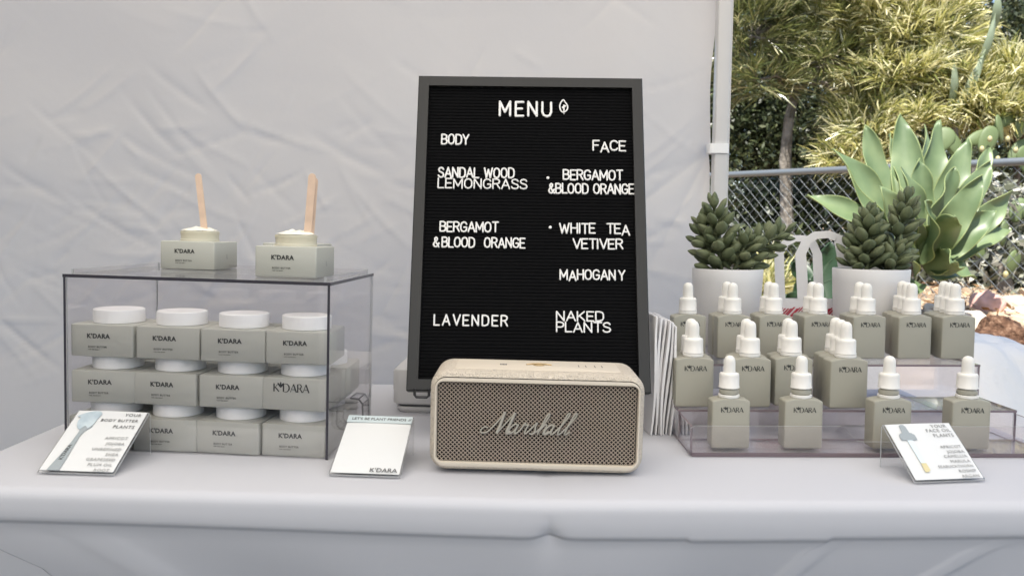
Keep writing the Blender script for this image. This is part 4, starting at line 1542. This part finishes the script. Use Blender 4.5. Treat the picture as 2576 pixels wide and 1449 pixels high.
pot_plant('white pot nearest the tent post, its succulent reaching out to the right', 1743, 1917, 676, 1.275,
          [([(1815, 684, 0), (1805, 600, -.005), (1795, 518, 0)], 34, 0.043, 0.0205, 1.0),
           ([(1800, 684, .01), (1775, 615, .005), (1768, 560, .01)], 22, 0.040, 0.0195, 1.0),
           ([(1845, 684, -.005), (1865, 640, -.01), (1880, 602, -.012)], 17, 0.037, 0.0185, 1.0),
           ([(1860, 684, .004), (1905, 625, .004), (1975, 583, .01)], 25, 0.042, 0.0195, .9)], 40)
pot_plant('white pot in front of the agave, its succulent growing as two upright cones', 2100, 2282, 676, 1.275,
          [([(2180, 684, -.004), (2180, 610, -.006), (2190, 540, -.002)], 38, 0.042, 0.0205, 1.0),
           ([(2225, 684, .008), (2262, 585, .008), (2283, 500, .01)], 38, 0.041, 0.020, .95),
           ([(2150, 684, .006), (2150, 650, .004), (2152, 610, .004)], 15, 0.038, 0.0165, 1.0),
           ([(2240, 686, -.012), (2250, 660, -.014), (2262, 628, -.012)], 15, 0.038, 0.0165, 1.0)], 60)

# ------------------------------------------------------------------ gift bag between the pots
gz = TZ + sag(0.47) + 0.001
bagc = at_y(2012, 751, 1.345)
gb = thing('gift_bag', 'white gift bag with red striped print and ribbon handles between the two pots', 'gift bag', Matrix.Translation((bagc.x, 1.343, gz)))
bh = bagc.z - gz
bw, bd = 0.150, 0.008
mb = MB()
ls = []
for z, k in ((0, 1), (bh * .5, 1.03), (bh, 1.0)):
    ls.append([(x, y, z) for x, y in ((-bw / 2 * k, -bd), (0, -bd - .001), (bw / 2 * k, -bd), (bw / 2 * k, bd), (0, bd), (-bw / 2 * k, bd))])
mb.loops(ls, cap1=False)
mb.build('paper_body', M_['bagpaper'], gb, 20)
mb = MB()                                     # slanting brush-like red stripes across the upper part
rr = random.Random(5)
x = -bw / 2 + 0.001
while x < bw / 2 - 0.004:
    z1 = bh - 0.013 - rr.uniform(0, .003)
    w_ = rr.uniform(0.0022, 0.0034)
    dz_ = min(z1 - 0.004, (x + bw / 2 - .0008) / 0.9 + .002)
    xs_ = [(x - dz_ * .9, z1 - dz_), (x + w_ - dz_ * .9, z1 - dz_), (x + w_, z1), (x, z1)]
    mb.add([(max(-bw / 2 + .0006, min(a, bw / 2 - .0006)), -bd - 0.0022, b) for a, b in xs_], [(0, 1, 2, 3)])
    x += 0.0050 + rr.uniform(-.0005, .0005)
mb.build('stripe_print', M_['bagred'], gb, 0)


def ribbon(pxs, Yr, name='handle', w=0.0115, tw=None):
    """flat paper ribbon along photo points, w wide"""
    P = [at_y(x, y, Yr + dy) - Vector((bagc.x, 1.343, gz)) for x, y, dy in pxs]
    q = []
    for i in range(len(P) - 1):
        for s in range(6):
            q.append(P[i].lerp(P[i + 1], s / 6))
    q.append(P[-1])
    mb = MB()
    ls = []
    for i, p in enumerate(q):
        tdir = (q[min(i + 1, len(q) - 1)] - q[max(i - 1, 0)]).normalized()
        n = tdir.cross(Vector((0, 1, 0))).normalized()
        wv = w * (1 - 0.35 * abs(tdir.x))
        yy = Vector((0, 0.0004, 0))
        ls.append([p + n * wv / 2 + yy, p - n * wv / 2 + yy, p - n * wv / 2 - yy, p + n * wv / 2 - yy])
    mb.loops(ls)
    return mb.build(name, M_['bagpaper'], gb, 30)


ribbon([(2020, 752, -.0092), (2017, 690, -.009), (2014, 640, -.009), (2030, 606, -.009), (2052, 592, -.009), (2085, 590, -.009), (2110, 600, -.009), (2118, 640, -.009), (2124, 690, -.009)], 1.343, w=0.019)
ribbon([(1964, 752, .0092), (1961, 690, .009), (1960, 638, .009), (1976, 612, .009), (2000, 600, .009), (2022, 600, .009), (2044, 612, .009), (2056, 640, .009), (2058, 690, .009), (2060, 752, .0092)], 1.343, w=0.0165)

# ------------------------------------------------------------------ agave behind the table
def agave_leaf(parent, base, tip, width, bend, fold=0.22, wave=0.0, rollv=0.0, seed=0):
    base, tip = Vector(base), Vector(tip)
    d = tip - base
    L_ = d.length
    A = Vector((0.12 + 0.35 * math.sin(seed * 2.3), -0.68, 0.62 + 0.25 * math.sin(seed * 1.7 + 1)))
    dn = d.normalized()
    nrm = (A - dn * A.dot(dn))
    nrm.normalize()
    up = Vector((0, 0, 1))
    side = dn.cross(nrm).normalized()
    n = 22
    mb = MB()
    us = (-1, -.965, -.72, -.42, 0, .42, .72, .965, 1)
    cols = 9
    vs, fs, mi = [], [], []
    for i in range(n + 1):
        t = i / n
        wv = width * (0.40 + 1.9 * t - 0.35 * t * t) * 0.78 if t < .38 else None
        ww = width * (math.sin(math.pi * min(1, (0.16 + 0.84 * t) ** 1.02)) ** 0.72) if t > 0.02 else width * .45
        ww = max(ww, 0.0006) if t < .999 else 0.0006
        c = base + d * t + nrm * bend * math.sin(math.pi * t) * L_ + up * (-0.0 * t * t)
        rl = rollv * t
        s_ = side * math.cos(rl) + nrm * math.sin(rl)
        n_ = nrm * math.cos(rl) - side * math.sin(rl)
        for j in range(cols):
            u = us[j]
            wob = wave * width * math.sin(t * 13 + seed + (2.5 if u > 0 else 0)) * abs(u) ** 3
            vs.append(c + s_ * (u * ww / 2) + n_ * (fold * ww * (u * u) + wob))
    for i in range(n):
        for j in range(cols - 1):
            fs.append((i * cols + j, i * cols + j + 1, (i + 1) * cols + j + 1, (i + 1) * cols + j))
    mb.add(vs, fs)
    for k, f in enumerate(mb.f):
        mb.m[k] = 1 if k % (cols - 1) in (0, cols - 2) else 0
    o = mb.build('leaf', [M_['agave'], M_['agave_edge']], parent, 180)
    md = o.modifiers.new('thickness', 'SOLIDIFY')
    md.thickness = 0.0035
    md.offset = -1
    return o


AY = 3.45
ac = at_y(2318, 600, AY)
agz = float(terrain(ac.x, ac.y))
agave = thing('agave_plant', 'large pale green agave rosette with broad pointed leaves in front of the fence', 'agave', Matrix.Translation((ac.x, ac.y, agz)))
inv = Vector((ac.x, ac.y, agz))
leaves = [  # base px, tip px, tip depth offset, width, bend, roll
    ((2290, 590), (2176, 316), .18, .118, -.05, .25), ((2300, 580), (2237, 338), .28, .085, .02, 0), ((2310, 575), (2266, 288), .22, .125, -.03, .1),
    ((2325, 575), (2328, 312), .34, .095, .03, -.2), ((2335, 575), (2362, 303), .20, .118, -.04, -.1), ((2345, 580), (2434, 352), .14, .120, -.04, -.25),
    ((2350, 585), (2488, 372), .26, .110, .05, -.2), ((2350, 590), (2492, 405), .05, .105, .04, -.4), ((2350, 600), (2472, 440), -.12, .100, .07, -.4),
    ((2350, 605), (2549, 480), .06, .100, .08, -.3), ((2350, 615), (2505, 530), -.10, .105, .10, -.2), ((2345, 625), (2542, 577), .02, .100, .10, -.2),
    ((2340, 640), (2456, 702), -.12, .095, .16, .1), ((2335, 645), (2415, 692), .14, .09, .18, 0), ((2290, 630), (2028, 492), .04, .105, .12, .3),
    ((2285, 600), (2096, 374), .02, .110, .06, .35), ((2280, 615), (2125, 395), .22, .10, .04, .2), ((2300, 640), (2180, 560), -.25, .10, .14, .2),
    ((2310, 610), (2330, 505), -.26, .10, .10, .1), ((2330, 620), (2400, 545), -.30, .11, .13, -.2), ((2330, 640), (2395, 660), -.30, .10, .18, -.1),
    ((2300, 600), (2215, 470), -.18, .11, .08, .3), ((2310, 590), (2268, 420), -.10, .10, .06, .2), ((2300, 660), (2290, 745), -.10, .07, .12, 0),
    ((2290, 640), (2110, 620), .15, .10, .14, .2), ((2325, 580), (2400, 420), .0, .115, .03, -.3), ((2315, 580), (2310, 400), .05, .11, .02, 0)]
for k, (b_, t_, dy, w_, bd_, rl) in enumerate(leaves):
    bp = at_y(b_[0], b_[1] + 45, AY + (0.04 if dy > 0 else -0.03)) - inv
    tp = at_y(t_[0], t_[1], AY + dy) - inv
    agave_leaf(agave, bp, tp, w_ * 1.2, bd_ * .9, fold=0.18, wave=0.11, rollv=rl, seed=k)
mb = MB()
cz = ac.z - agz
tq = at_y(2215, 760, AY + .05) - inv
mb.tube([(tq.x - .02, tq.y, -0.08), (tq.x, tq.y, cz * .4), (-0.02, 0.02, cz - 0.09)], [0.05, 0.045, 0.05], 10)
mb.build('trunk', M_['bark_grey'], agave)

# ------------------------------------------------------------------ chain link fence
fa, fb = at_y(1830, 440, 5.4), at_y(2500, 410, 4.1)
fd = (fb - fa)
fa2 = fa - fd * 2.6
fb2 = fb + fd * 0.9
fence = thing('chain_link_fence', 'grey chain link fence with round top rail running behind the agave', 'fence', Matrix.Identity(4))
mb = MB()
mb.tube([fa2, fb2], 0.0205, 12)
mb.build('top_rail', M_['galv'], fence)
Lf = (fb2 - fa2).length
ud = (fb2 - fa2) / Lf
hf = 0.80
dg = 0.0715
mb = MB()
nd = int(Lf / dg) + 14
nf_ = Vector((-ud.y, ud.x, 0)).normalized()
for k in range(-12, nd):
    for sgn in (1, -1):
        pts = []
        s0 = k * dg
        nz = 23
        for i in range(nz + 1):
            z = hf * i / nz
            s = s0 + sgn * z * 0.98
            if s < 0 or s > Lf:
                continue
            p = fa2 + ud * s
            p = Vector((p.x, p.y, p.z - 0.012 - (hf - z)))
            wv = 0.0024 * sgn * (1 if (i % 2) else -1)
            pts.append(p + nf_ * wv)
        if len(pts) > 2:
            mb.tube(pts, 0.0016, 4)
mb.build('wire_mesh', M_['galv'], fence, 180)
for s in (0.08, 0.42, 0.88):
    p = fa2 + ud * (Lf * s) + nf_ * 0.035
    mb = MB()
    gz_ = float(terrain(p.x, p.y))
    mb.tube([(p.x, p.y, gz_ - .1), (p.x, p.y, p.z + 0.01)], 0.024, 12)
    mb.build('fence_post', M_['galv'], fence)

# ------------------------------------------------------------------ needle trees
def unit(v):
    return v / np.maximum(1e-9, np.linalg.norm(v, axis=-1, keepdims=True))


def needle_mesh(name, parent, tufts, dirs, per, length, width, m, spread=0.75, droop=0.12):
    n = len(tufts)
    P = np.repeat(tufts, per, 0)
    D = np.repeat(dirs, per, 0)
    N_ = len(P)
    D = unit(D + nrnd.normal(0, spread, (N_, 3)))
    Ln = length * nrnd.uniform(0.55, 1.25, (N_, 1))
    P = P + nrnd.normal(0, 0.022, (N_, 3))
    side = unit(np.cross(D, nrnd.normal(0, 1, (N_, 3)))) * (width / 2) * nrnd.uniform(.7, 1.4, (N_, 1))
    mid = P + D * Ln * .55
    end = P + D * Ln + np.array([0, 0, -1.0]) * (Ln * droop) + nrnd.normal(0, .012, (N_, 3))
    V = np.stack([P - side, P + side, mid + side, mid - side, end + side * .35, end - side * .35], 1).reshape(-1, 3)
    b = np.arange(N_)[:, None] * 6
    q = np.concatenate([b + np.array([0, 1, 2, 3]), b + np.array([3, 2, 4, 5])], 0)
    return mesh_np(name, V, q, m, parent, 0)


def leaf_mesh(name, parent, pos, size, m, flatness=1.0):
    N_ = len(pos)
    a = unit(nrnd.normal(0, 1, (N_, 3)) + np.array([0, 0, -.2]))
    b = unit(np.cross(a, nrnd.normal(0, 1, (N_, 3))))
    L_ = size * nrnd.uniform(.6, 1.3, (N_, 1))
    w_ = L_ * .42
    V = np.stack([pos, pos + a * L_ * .5 + b * w_ * .5, pos + a * L_, pos + a * L_ * .5 - b * w_ * .5], 1).reshape(-1, 3)
    q = np.arange(N_ * 4).reshape(-1, 4)
    return mesh_np(name, V, q, m, parent, 0)


def needle_tree(label, base, trunk_pts, clumps, m, per, length, width, bark, group='needle leaved trees behind the fence', name='needle_tree', tr=0.05, spread=.75):
    base = Vector(base)
    t = thing(name, label, 'tree', Matrix.Translation(base), group)
    mb = MB()
    P = [Vector(p) - base for p in trunk_pts]
    mb.tube(P, [tr * (1 - .45 * i / (len(P) - 1)) for i in range(len(P))], 9)
    topv = P[-1]
    tuft, dr = [], []
    for (c, rad, n) in clumps:
        c = Vector(c) - base
        # a limb into the clump
        st = P[-1].lerp(P[max(len(P) - 2, 0)], rnd.random())
        md = st.lerp(c, .5) + Vector((0, 0, .1))
        mb.tube([st, md, c], [tr * .45, tr * .3, tr * .12], 6)
        o = unit(nrnd.normal(0, 1, (n, 3)))
        rr = nrnd.uniform(.25, 1, (n, 1)) ** .6
        pts = np.array(c) + o * rr * np.array(rad)
        o = unit(o * np.array([1, 1, .5]) + np.array([0, 0, .1]))
        tuft.append(pts)
        dr.append(unit(o + np.array([0.0, -.25, .25]) + nrnd.normal(0, .45, (n, 3))))
        for q in pts[::14]:
            qq = Vector(q)
            mb.tube([c.lerp(qq, .15), c.lerp(qq, .6) + Vector((0, 0, .03)), qq], [0.012, 0.007, 0.003], 4)
    mb.build('trunk', bark, t)
    needle_mesh('crown', t, np.concatenate(tuft), np.concatenate(dr), per, length, width, m, spread)
    return t


def ground_pt(px, Yd):
    p = at_y(px, 700, Yd)
    return Vector((p.x, p.y, float(terrain(p.x, p.y))))


def cl(px, py, Yd, r, n):
    p = at_y(px, py, Yd)
    if not hasattr(r, '__len__'):
        r = (r, r, r)
    return (tuple(p), r, n)


b = ground_pt(1985, 6.3)
needle_tree('shade darkened olive needle tree with grey trunk beside the tent post', b, [b - Vector((0, 0, .1)), at_y(1975, 400, 6.3), at_y(1985, 300, 6.3), at_y(2020, 150, 6.4)],
            [cl(1890, 90, 6.2, (.40, .4, .22), 85), cl(2060, 40, 6.3, (.5, .4, .24), 110), cl(1910, 200, 6.1, (.32, .35, .10), 36), cl(2090, 165, 6.1, (.42, .4, .12), 60),
             cl(1880, 10, 6.4, (.4, .4, .2), 70), cl(2150, 285, 6.0, (.25, .3, .10), 34), cl(2000, -120, 6.4, (1.0, .9, .4), 170), 
             cl(2200, 150, 6.2, (.4, .4, .2), 70), ],
            M_['needle_shaded'], 20, 0.19, 0.0068, M_['bark_grey'], tr=.055, spread=.27)
b = ground_pt(2240, 6.6)
needle_tree('golden sunlit needle tree with a slanting limb above the agave', b, [b - Vector((0, 0, .1)), at_y(2150, 420, 6.5), at_y(2190, 340, 6.4), at_y(2300, 262, 6.3)],
            [cl(2210, 30, 6.1, (.5, .4, .24), 130), cl(2320, 90, 6.0, (.42, .4, .24), 130), cl(2260, 190, 5.9, (.42, .35, .16), 90), cl(2350, 200, 5.9, (.4, .35, .18), 100),
             cl(2200, 330, 5.8, (.24, .25, .18), 45), cl(2400, 250, 5.9, (.35, .35, .14), 70), cl(2150, 400, 5.9, (.25, .25, .14), 34), cl(2250, -80, 6.3, (.7, .6, .25), 100), cl(2330, 10, 6.2, (.3, .4, .2), 60), cl(2290, 300, 5.8, (.3, .3, .1), 26)],
            M_['needle_sunlit_gold'], 22, 0.18, 0.0085, M_['bark'], tr=.05, spread=.27)
b = ground_pt(2540, 5.9)
needle_tree('low sunlit golden needle shrub at the right edge above the cactus', b, [b - Vector((0, 0, .1)), at_y(2560, 400, 5.9), at_y(2530, 300, 5.9)],
            [cl(2480, 250, 5.7, (.30, .35, .16), 75), cl(2560, 200, 5.7, (.32, .35, .18), 90), cl(2600, 270, 5.8, (.3, .35, .2), 60), cl(2420, 285, 5.7, (.22, .3, .09), 34), cl(2540, 290, 5.6, (.25, .3, .1), 40)],
            M_['needle_sunlit_gold'], 22, 0.17, 0.0085, M_['bark'], name='needle_shrub', tr=.03, spread=.27)


def leafy_tree(label, base, h, clumps, size, m, name='leafy_tree'):
    base = Vector(base)
    t = thing(name, label, 'tree', Matrix.Translation(base), 'dark leafy trees behind the needle trees')
    mb = MB()
    mb.tube([(0, 0, -.2), (.05, 0, h * .5), (0, .05, h)], [.13, .1, .05], 8)
    pos = []
    for (c, rad, n) in clumps:
        c = Vector(c) - base
        mb.tube([(0, 0, h * .6), tuple(Vector((0, 0, h * .6)).lerp(c, .6) + Vector((0, 0, .2))), tuple(c)], [.06, .04, .015], 5)
        o = unit(nrnd.normal(0, 1, (n, 3))) * nrnd.uniform(.15, 1, (n, 1)) ** .45
        pos.append(np.array(c) + o * np.array(rad))
    mb.build('trunk', M_['bark'], t)
    leaf_mesh('crown', t, np.concatenate(pos), size, m)
    return t


lt = [('dark leafy tree filling the gap behind the tent post', 1900, 9.5, [(1850, 60), (1950, 250), (1900, 420), (1840, 300), (2000, 80), (2000, 330), (1920, 340), (2060, 260), (2060, 400), (1700, 120), (1700, 330), (1560, 60), (1550, 280), (1440, 180), (1420, 350), (1280, 250), (1300, 60), (1130, 330), (1150, 150)]),
      ('dark leafy tree behind the slanting golden limb', 2200, 10.0, [(2130, 60), (2230, 300), (2150, 420), (2320, 420), (2300, 200)]),
      ('dark leafy tree at the top right, standing against blue sky', 2560, 11.0, [(2570, 40), (2540, 140), (2620, 200), (2640, 60), (2500, 330), (2600, 400), (2420, 400), (2510, 70)])]
for lab, px, Yd, cs_ in lt:
    b = ground_pt(px, Yd)
    leafy_tree(lab, b, 2.6, [cl(x, y, Yd + rnd.uniform(-.6, .6), (.85, .7, .75), 4200) for x, y in cs_], 0.075, M_['leaf_dark'])
# low dark shrubs that close the view under the trees, behind the fence
for lab, pts, mm, n in (('dark shady bush behind the fence left of the agave', [(1880, 560, 6.6), (1980, 520, 6.7), (2080, 560, 6.5), (1900, 660, 6.3), (2050, 680, 6.2), (1760, 540, 7.0), (1780, 640, 7.0), (1660, 560, 7.4), (1560, 560, 7.8), (1460, 570, 8.2), (1360, 560, 8.6)], M_['leaf_dark'], 1300),
                        ('silvery bush dappled with sun behind the fence right of the agave', [(2480, 560, 5.2), (2570, 600, 5.0), (2420, 640, 5.3), (2530, 690, 5.0), (2620, 660, 5.0)], M_['leaf_dappled'], 800),
                        ('dark bush behind the agave and the fence', [(2200, 520, 6.0), (2300, 480, 6.1), (2380, 540, 6.0), (2250, 640, 5.8), (2350, 660, 5.7)], M_['leaf_dark'], 1000)):
    b = ground_pt(pts[1][0], pts[1][2])
    t = thing('leafy_bush', lab, 'bush', Matrix.Translation(b), 'bushes behind the fence')
    pos = []
    for x, y, Yd in pts:
        c = np.array(at_y(x, y, Yd) - b)
        o = unit(nrnd.normal(0, 1, (n, 3))) * nrnd.uniform(.2, 1, (n, 1)) ** .5
        pos.append(c + o * np.array([.38, .3, .32]))
    leaf_mesh('foliage', t, np.concatenate(pos), 0.075, mm)
    mb = MB()
    for x, y, Yd in pts:
        c = at_y(x, y, Yd) - b
        mb.tube([(0, 0, -.05), c * .5 + Vector((0, 0, .05)), c], [.03, .02, .008], 5)
    mb.build('stem', M_['bark'], t)

# ------------------------------------------------------------------ prickly pears
def pad(mb, base, d, L_, w, n, th=0.018):
    base, d, n = Vector(base), Vector(d).normalized(), Vector(n)
    n = (n - d * n.dot(d)).normalized()
    s = d.cross(n)
    ls = []
    for k in range(9):
        f = -1 + 2 * k / 8
        q = math.sqrt(max(0, 1 - f * f))
        ls.append([base + d * (L_ / 2 + L_ / 2 * max(q, .02) * math.cos(a) * (1)) + s * (w / 2 * max(q, .02) * math.sin(a) * (0.86 + .14 * math.cos(a))) + n * (th * f)
                   for a in [2 * math.pi * i / 18 for i in range(18)]])
    mb.loops(ls)


def cactus(label, px, py, Yd, spec, fruits):
    b = ground_pt(px, Yd)
    t = thing('prickly_pear', label, 'cactus', Matrix.Translation(b), 'prickly pear cacti behind the fence')
    c0 = at_y(px, py, Yd) - b
    mb = MB()
    mb.tube([(0, 0, -.05), c0 * .6, c0], [.05, .045, .04], 8)
    mb.build('trunk', M_['bark_grey'], t)
    for (x, y, dy, ang, L_, w, ny) in spec:
        p = at_y(x, y, Yd + dy) - b
        mb = MB()
        pad(mb, p, (math.sin(R(ang)), rnd.uniform(-.2, .2), math.cos(R(ang))), L_, w, (ny, -1, rnd.uniform(-.1, .5)))
        mb.build('pad', M_['cactus'], t, 180)
    for (x, y, dy) in fruits:
        mb = MB()
        p = at_y(x, y, Yd + dy) - b
        mb.ball(p, (.015, .015, .02), 10, 7)
        mb.build('fruit', M_['cactus_fruit'], t, 180)


cactus('prickly pear with pale sunlit pads and round fruit right of the agave tips', 2460, 420, 5.3,
       [(2350, 385, 0, 30, .19, .16, -.5), (2430, 360, .05, 70, .19, .12, .3), (2470, 390, -.05, 20, .20, .14, .1), (2520, 360, 0, -15, .19, .12, .9), (2540, 410, .1, 40, .20, .14, -.2),
        (2420, 400, 0, -30, .19, .13, .2), (2480, 440, .1, 10, .2, .15, -.3), (2560, 350, .12, 10, .18, .13, .4), (2500, 320, .12, 60, .18, .1, .2), (2400, 400, .15, 0, .2, .14, .7), (2590, 440, 0, -20, .2, .15, .1)],
       [(2470, 375, -.08), (2510, 400, -.1), (2535, 350, -.1), (2555, 378, -.1), (2460, 460, -.12), (2490, 350, -.1)])
cactus('grey green prickly pear seen through the wire mesh at the right edge', 2530, 660, 4.85,
       [(2550, 560, .05, 20, .16, .12, -.3), (2520, 620, -.05, 5, .16, .12, .8), (2575, 640, 0, 25, .16, .12, .5), (2475, 650, .05, -30, .15, .11, .2), (2540, 690, -.08, 10, .15, .12, .4)],
       [(2530, 690, -.15), (2470, 590, -.12)])

# tall pale blades at the upper right
b = ground_pt(2440, 5.6)
t = thing('blade_plant', 'tall plant with long pale blue green blades in front of the dark tree', 'plant', Matrix.Translation(b))
mb = MB()
st_ = at_y(2400, 300, 5.6) - b
mb.tube([(0, 0, -.05), st_ * .5, st_, at_y(2440, 200, 5.6) - b], [.03, .025, .02, .015], 7)
mb.build('stem', M_['bark_grey'], t)
for (x0_, y0_, x1_, y1_, w_) in ((2395, 300, 2478, 125, .065), (2455, 180, 2503, 35, .05), (2388, 280, 2398, 150, .05), (2490, 90, 2508, -20, .06)):
    mb = MB()
    a, c = at_y(x0_, y0_, 5.6) - b, at_y(x1_, y1_, 5.5) - b
    d = c - a
    s = d.cross(Vector((0.2, 1, .1))).normalized()
    ls_v = []
    n = 12
    for i in range(n + 1):
        tt = i / n
        ww = w_ * math.sin(math.pi * (0.12 + 0.88 * tt)) ** .8 if tt < 1 else .001
        p = a + d * tt + Vector((0, -.04 * math.sin(math.pi * tt), 0))
        ls_v.append([p + s * ww * .5, p - Vector((0, -.006, 0)), p - s * ww * .5, p + Vector((0, -.012, 0))])
    mb.loops(ls_v)
    mb.build('leaf', M_['blade'], t, 60)

# spiky yellow clump and broad dark leaves behind the gift bag
b = ground_pt(1935, 3.6)
t = thing('spiky_clump', 'low spiky yellow green clump between the left pot and the gift bag', 'plant', Matrix.Translation(b))
c0 = np.array(at_y(1930, 740, 3.6) - b)
pts = c0 + nrnd.normal(0, .05, (60, 3))
needle_mesh('foliage', t, pts, unit(nrnd.normal(0, .5, (60, 3)) + np.array([0, -.2, .8])), 14, .16, .006, M_['needle_sunlit_gold'], .45)
mb = MB()
mb.tube([(0, 0, -.05), tuple(c0)], [.02, .012], 6)
mb.build('stem', M_['bark'], t)
b = ground_pt(2090, 3.2)
t = thing('broad_leaf_plant', 'broad deep green leaves behind the gift bag handles', 'plant', Matrix.Translation(b))
mb = MB()
mb.tube([(0, 0, -.05), at_y(2080, 760, 3.2) - b], [.02, .015], 6)
mb.build('stem', M_['bark'], t)
for (x0_, y0_, x1_, y1_, w_) in ((2075, 790, 2085, 610, .14), (2060, 780, 2010, 690, .12), (2090, 790, 2110, 640, .14), (2050, 790, 1975, 740, .10), (2040, 700, 1990, 660, .07), (2080, 800, 2100, 700, .15)):
    mb = MB()
    a, c = at_y(x0_, y0_, 3.2) - b, at_y(x1_, y1_, 3.25) - b
    d = c - a
    s = d.cross(Vector((0.3, 1, .1))).normalized()
    vs, fs = [], []
    n = 12
    for i in range(n + 1):
        tt = i / n
        ww = w_ * math.sin(math.pi * (0.06 + 0.94 * tt)) ** .8 if tt < 1 else .001
        p = a + d * tt + Vector((0, .03 * math.sin(math.pi * tt), 0))
        vs += [p + s * ww * .5 + Vector((0, -.02, 0)), p, p - s * ww * .5 + Vector((0, -.02, 0))]
    for i in range(n):
        for j in range(2):
            fs.append((i * 3 + j, i * 3 + j + 1, i * 3 + j + 4, i * 3 + j + 3))
    mb.add(vs, fs)
    o = mb.build('leaf', M_['bigleaf'], t, 180)
    md = o.modifiers.new('thickness', 'SOLIDIFY')
    md.thickness = .003

# ------------------------------------------------------------------ bank: stones, litter, fibrous stump
def stone(label, px, py, Yd, r, m, name='stone', seed=0, group='stones on the dusty bank', sq=.7, sink=.3):
    p = at_y(px, py, Yd)
    z = float(terrain(p.x, p.y))
    rr = random.Random(seed)
    bm = bmesh.new()
    bmesh.ops.create_icosphere(bm, subdivisions=4, radius=1)
    ph = [(Vector((rr.gauss(0, 1), rr.gauss(0, 1), rr.gauss(0, 1))), rr.uniform(0, 6.28), rr.uniform(1.2, 5)) for _ in range(12)]
    for v in bm.verts:
        n = v.co.normalized()
        k = 1 + sum(0.16 / f * math.sin(f * n.dot(d) + a) for d, a, f in ph)
        v.co = Vector((n.x * r[0] * k, n.y * r[1] * k, n.z * r[2] * k))
    me = bpy.data.meshes.new(name)
    bm.to_mesh(me)
    bm.free()
    me.materials.append(m)
    o = link(name, me, None, 180)
    o.location = (p.x, p.y, z + r[2] * (1 - 2 * sink) * .6)
    o.rotation_euler = (0, 0, rr.uniform(0, 3))
    return tag(o, label, 'stone' if name == 'stone' else 'stump', group if name == 'stone' else None)


stone('dark brown fibrous stump lying on the bank beside the white sheet', 2515, 835, 3.25, (.115, .09, .085), M_['rock_brown'], 'fibrous_stump', 3, sink=.2)
stone('pinkish pointed stone on the bank just above the pale stones', 2480, 765, 3.7, (.07, .06, .075), M_['rock_pink'], seed=5)
stone('large pale stone on the bank right behind the last bottle caps', 2450, 790, 3.45, (.085, .06, .05), M_['rock_pale'], seed=8)
stone('rough pale stone at the right edge below the wire mesh', 2560, 770, 3.75, (.085, .07, .055), M_['rock_pale'], seed=11)
stone('small pale stone between the right pot and the last bottle caps', 2345, 765, 3.7, (.05, .045, .035), M_['rock_pale'], seed=14)
stone('small pale stone beside the spiky yellow clump', 1985, 735, 3.6, (.045, .04, .03), M_['rock_pale'], seed=17)

n = 4200
lxx = nrnd.uniform(0.7, 4.2, n)
lyy = nrnd.uniform(2.2, 5.2, n)
pos = np.stack([lxx, lyy, terrain(lxx, lyy) + nrnd.uniform(0.003, 0.03, n)], -1)
N_ = n
a = unit(nrnd.normal(0, 1, (N_, 3)) * np.array([1, 1, .35]))
b2 = unit(np.cross(a, nrnd.normal(0, .5, (N_, 3)) + np.array([0, 0, 1])))
L2 = nrnd.uniform(.02, .07, (N_, 1))
w2 = L2 * nrnd.uniform(.12, .5, (N_, 1))
V = np.stack([pos, pos + a * L2 * .5 + b2 * w2 * .5, pos + a * L2, pos + a * L2 * .5 - b2 * w2 * .5], 1).reshape(-1, 3)
o = mesh_np('leaf_litter', V, np.arange(N_ * 4).reshape(-1, 4), M_['litter'], None, 0)
tag(o, 'dry brown and straw coloured litter scattered over the bank', None, kind='stuff')

# ------------------------------------------------------------------ white sheet heaped beyond the right end of the table
mb = MB()
n, m = 150, 70
ls = []
cx, cy, zp_ = 0.93, 1.84, 0.80
for k in range(m):
    q = 0.02 + 0.98 * k / (m - 1)
    l = []
    for i in range(n):
        a = 2 * math.pi * i / n
        fold_ = 1 + 0.07 * q * math.sin(5 * a + 1.1) + 0.05 * q * math.sin(11 * a) + .03 * q * math.sin(17 * a + 2)
        x = cx + 0.60 * q * fold_ * math.cos(a) + (0.05 if math.cos(a) > 0 else 0) * q
        y = cy + 0.36 * q * fold_ * math.sin(a)
        z = zp_ - 0.05 * q ** 2 - 0.62 * max(0, q - 0.55) ** 1.4 - 0.22 * max(0, x - cx) * (1 - .3 * q)
        z += 0.010 * abs(math.sin(21 * x - 13 * y + 2 * math.sin(9 * y))) + 0.008 * abs(math.sin(17 * y + 25 * x + 1.5 * math.sin(14 * x))) + .005 * math.sin(61 * x + 20 * y) * math.sin(33 * y)
        z += q * (0.030 * math.sin(9 * x + 14 * y + 1) * math.sin(6 * y - 4 * x) + 0.022 * abs(math.sin(13 * x - 9 * y + .6)) + 0.012 * abs(math.sin(27 * y + 15 * x)) - .02)
        l.append((x, y, z))
    ls.append(l)
ls.append([(x + (x - cx) * .03, y + (y - cy) * .03, max(0.01, float(terrain(x, y)) + .005)) for x, y, z in ls[-1]])
mb.loops(list(reversed(ls)), cap0=False)
o = mb.build('white_sheet', M_['sheet'], None, 180)
tag(o, 'crumpled white sheet heaped beyond the right end of the table', 'sheet')
